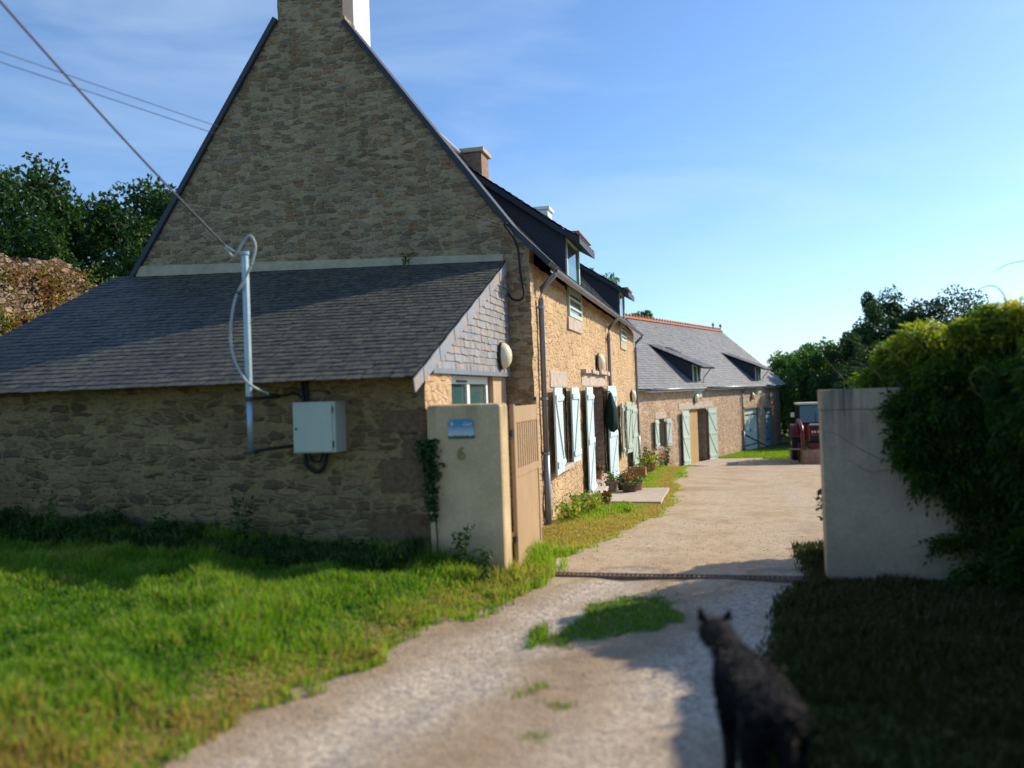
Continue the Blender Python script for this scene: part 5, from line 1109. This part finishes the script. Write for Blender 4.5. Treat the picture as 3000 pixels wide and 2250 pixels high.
E_ = [('pel', 'loin'), ('loin', 'mid'), ('mid', 'chest'), ('chest', 'with'), ('with', 'neck'), ('neck', 'head'), ('head', 'brow'), ('brow', 'muz'), ('muz', 'nose')]
for s, n_ in ((-1, 'l'), (1, 'r')):
    J.update({n_+'hip': (s*.062, -.02, .42, .072), n_+'knee': (s*.075, .05, .29, .052), n_+'hock': (s*.062, -.08, .15, .026), n_+'hf': (s*.062, -.055, .035, .024), n_+'ht': (s*.062, .0, .022, .022),
              n_+'sh': (s*.062, .46, .38, .052), n_+'elb': (s*.068, .42, .26, .034), n_+'wr': (s*.062, .44, .12, .024), n_+'ff': (s*.062, .45, .03, .022), n_+'ft': (s*.062, .49, .02, .02)})
    E_ += [('pel', n_+'hip'), (n_+'hip', n_+'knee'), (n_+'knee', n_+'hock'), (n_+'hock', n_+'hf'), (n_+'hf', n_+'ht'), ('chest', n_+'sh'), (n_+'sh', n_+'elb'), (n_+'elb', n_+'wr'), (n_+'wr', n_+'ff'), (n_+'ff', n_+'ft')]
J.update({'t1': (0.0, -.085, .47, .034), 't2': (.01, -.135, .37, .028), 't3': (.015, -.145, .25, .024), 't4': (.02, -.13, .16, .014)}); E_ += [('pel', 't1'), ('t1', 't2'), ('t2', 't3'), ('t3', 't4')]
bm = bmesh.new(); sl = bm.verts.layers.skin.verify(); vm = {}
for k, (x, y, z, r_) in J.items():
    v = bm.verts.new(loc(x, y, z)-A0); v[sl].radius = (r_, r_); v[sl].use_root = (k == 'pel'); vm[k] = v
for a, b_ in E_: bm.edges.new((vm[a], vm[b_]))
me = bpy.data.meshes.new('body'); bm.to_mesh(me); bm.free(); tmp = bpy.data.objects.new('tmp_body', me); COL.objects.link(tmp)
tmp.modifiers.new('s', 'SKIN'); ss = tmp.modifiers.new('u', 'SUBSURF'); ss.levels = 2; ss.render_levels = 2
bm2 = bpy.data.meshes.new_from_object(tmp.evaluated_get(bpy.context.evaluated_depsgraph_get())); bpy.data.objects.remove(tmp)
bm2.name = 'body'; bm2.polygons.foreach_set('use_smooth', np.ones(len(bm2.polygons), bool)); bm2.materials.clear()
M['fur'] = leafy('dark_fur', [(.004, .004, .005), (.009, .008, .008), (.035, .025, .024), (.16, .14, .13), (.22, .13, .07)], .05, .6, .3)
M['skin'] = plain('dark_hide', (.012, .010, .010), .8)
bm2.materials.append(M['skin']); body = bpy.data.objects.new('body', bm2); link(body, DOG)
nv = len(bm2.vertices); co_ = np.zeros(nv*3); bm2.vertices.foreach_get('co', co_); co_ = co_.reshape(-1, 3)
cen = []; nor = []; ar = []
for p in bm2.polygons: cen.append(p.center[:]); nor.append(p.normal[:]); ar.append(p.area)
cen, nor, ar = map(np.array, (cen, nor, ar)); nf = 42000; pick = rng.choice(len(ar), nf, p=ar/ar.sum())
fp = cen[pick]+rng.normal(size=(nf, 3))*np.sqrt(ar[pick])[:, None]*.4; fn_ = nor[pick]
fy = fp@np.array(dirv); fx = fp@np.array(latv); fz = fp[:, 2]
fd = fn_*.32 - np.array(dirv)*.85 + np.array([0, 0, -.5]) + rng.normal(size=(nf, 3))*.14
ln = np.where((fz > .22) & (fy < .56), .024, .010)*(.6+.8*rng.random(nf))
patchn = vnoise(fx+fz*.7, fy, 14, 77); back = np.clip((fz-.44)/.08, 0, 1)
patchn = fb(fx+fz*.7, fy, 9, 77, 2); tint = .06+.12*rng.random(nf)+back*(.20*sst(.5, .75, patchn)*(fy < .6)*(.5+.5*rng.random(nf))) + .5*np.exp(-((fx-.085)/.028)**2-((fy+.02)/.07)**2-((fz-.49)/.05)**2)  # last term paints light on the right of the rump into the fur
tint += .55*np.exp(-((fx+.035)/.018)**2)*(fz < .34)*(fy < 0)*(fz > .05)*rng.random(nf)
fur = leafmesh('fur', fp+np.array(A0)+fd/np.linalg.norm(fd, axis=1, keepdims=True)*ln[:, None]*.35, fd, ln, .0045, M['fur'], DOG, np.clip(tint, 0, 1), fold=0)
for s in (-1, 1):     # ears: left pricked, right with a folded tip
    hx, hy, hz = -.045+s*.056, .70, .632
    q = [(-.026, 0, -.02), (.026, 0, -.02), (.02, .018, -.015), (-.02, .018, -.015)]
    tip = (s*.014, -.004, .044) if s < 0 else (s*.012, -.002, .028)
    V = [loc(hx+a, hy+b_, hz+c) for a, b_, c in q]+[loc(hx+tip[0]+d_, hy+tip[1], hz+tip[2]) for d_ in (-.007, .007)]
    fs = [(0, 1, 5, 4), (1, 2, 5), (2, 3, 4, 5), (3, 0, 4), (0, 3, 2, 1)]
    if s > 0: V += [loc(hx+tip[0]+.026, hy-.012, hz+.036)]; fs += [(4, 5, 6), (5, 4, 6)]
    MB().add(V, fs).build('ear', M['fur'], DOG)
    e = loc(-.05+s*.034, .775, .585); MB().ball(e, .010, 10).build('eye', M['glass'], DOG, smooth=True)
MB().ball(loc(-.067, .862, .538), .014, 10).build('nose', M['black'], DOG, smooth=True)
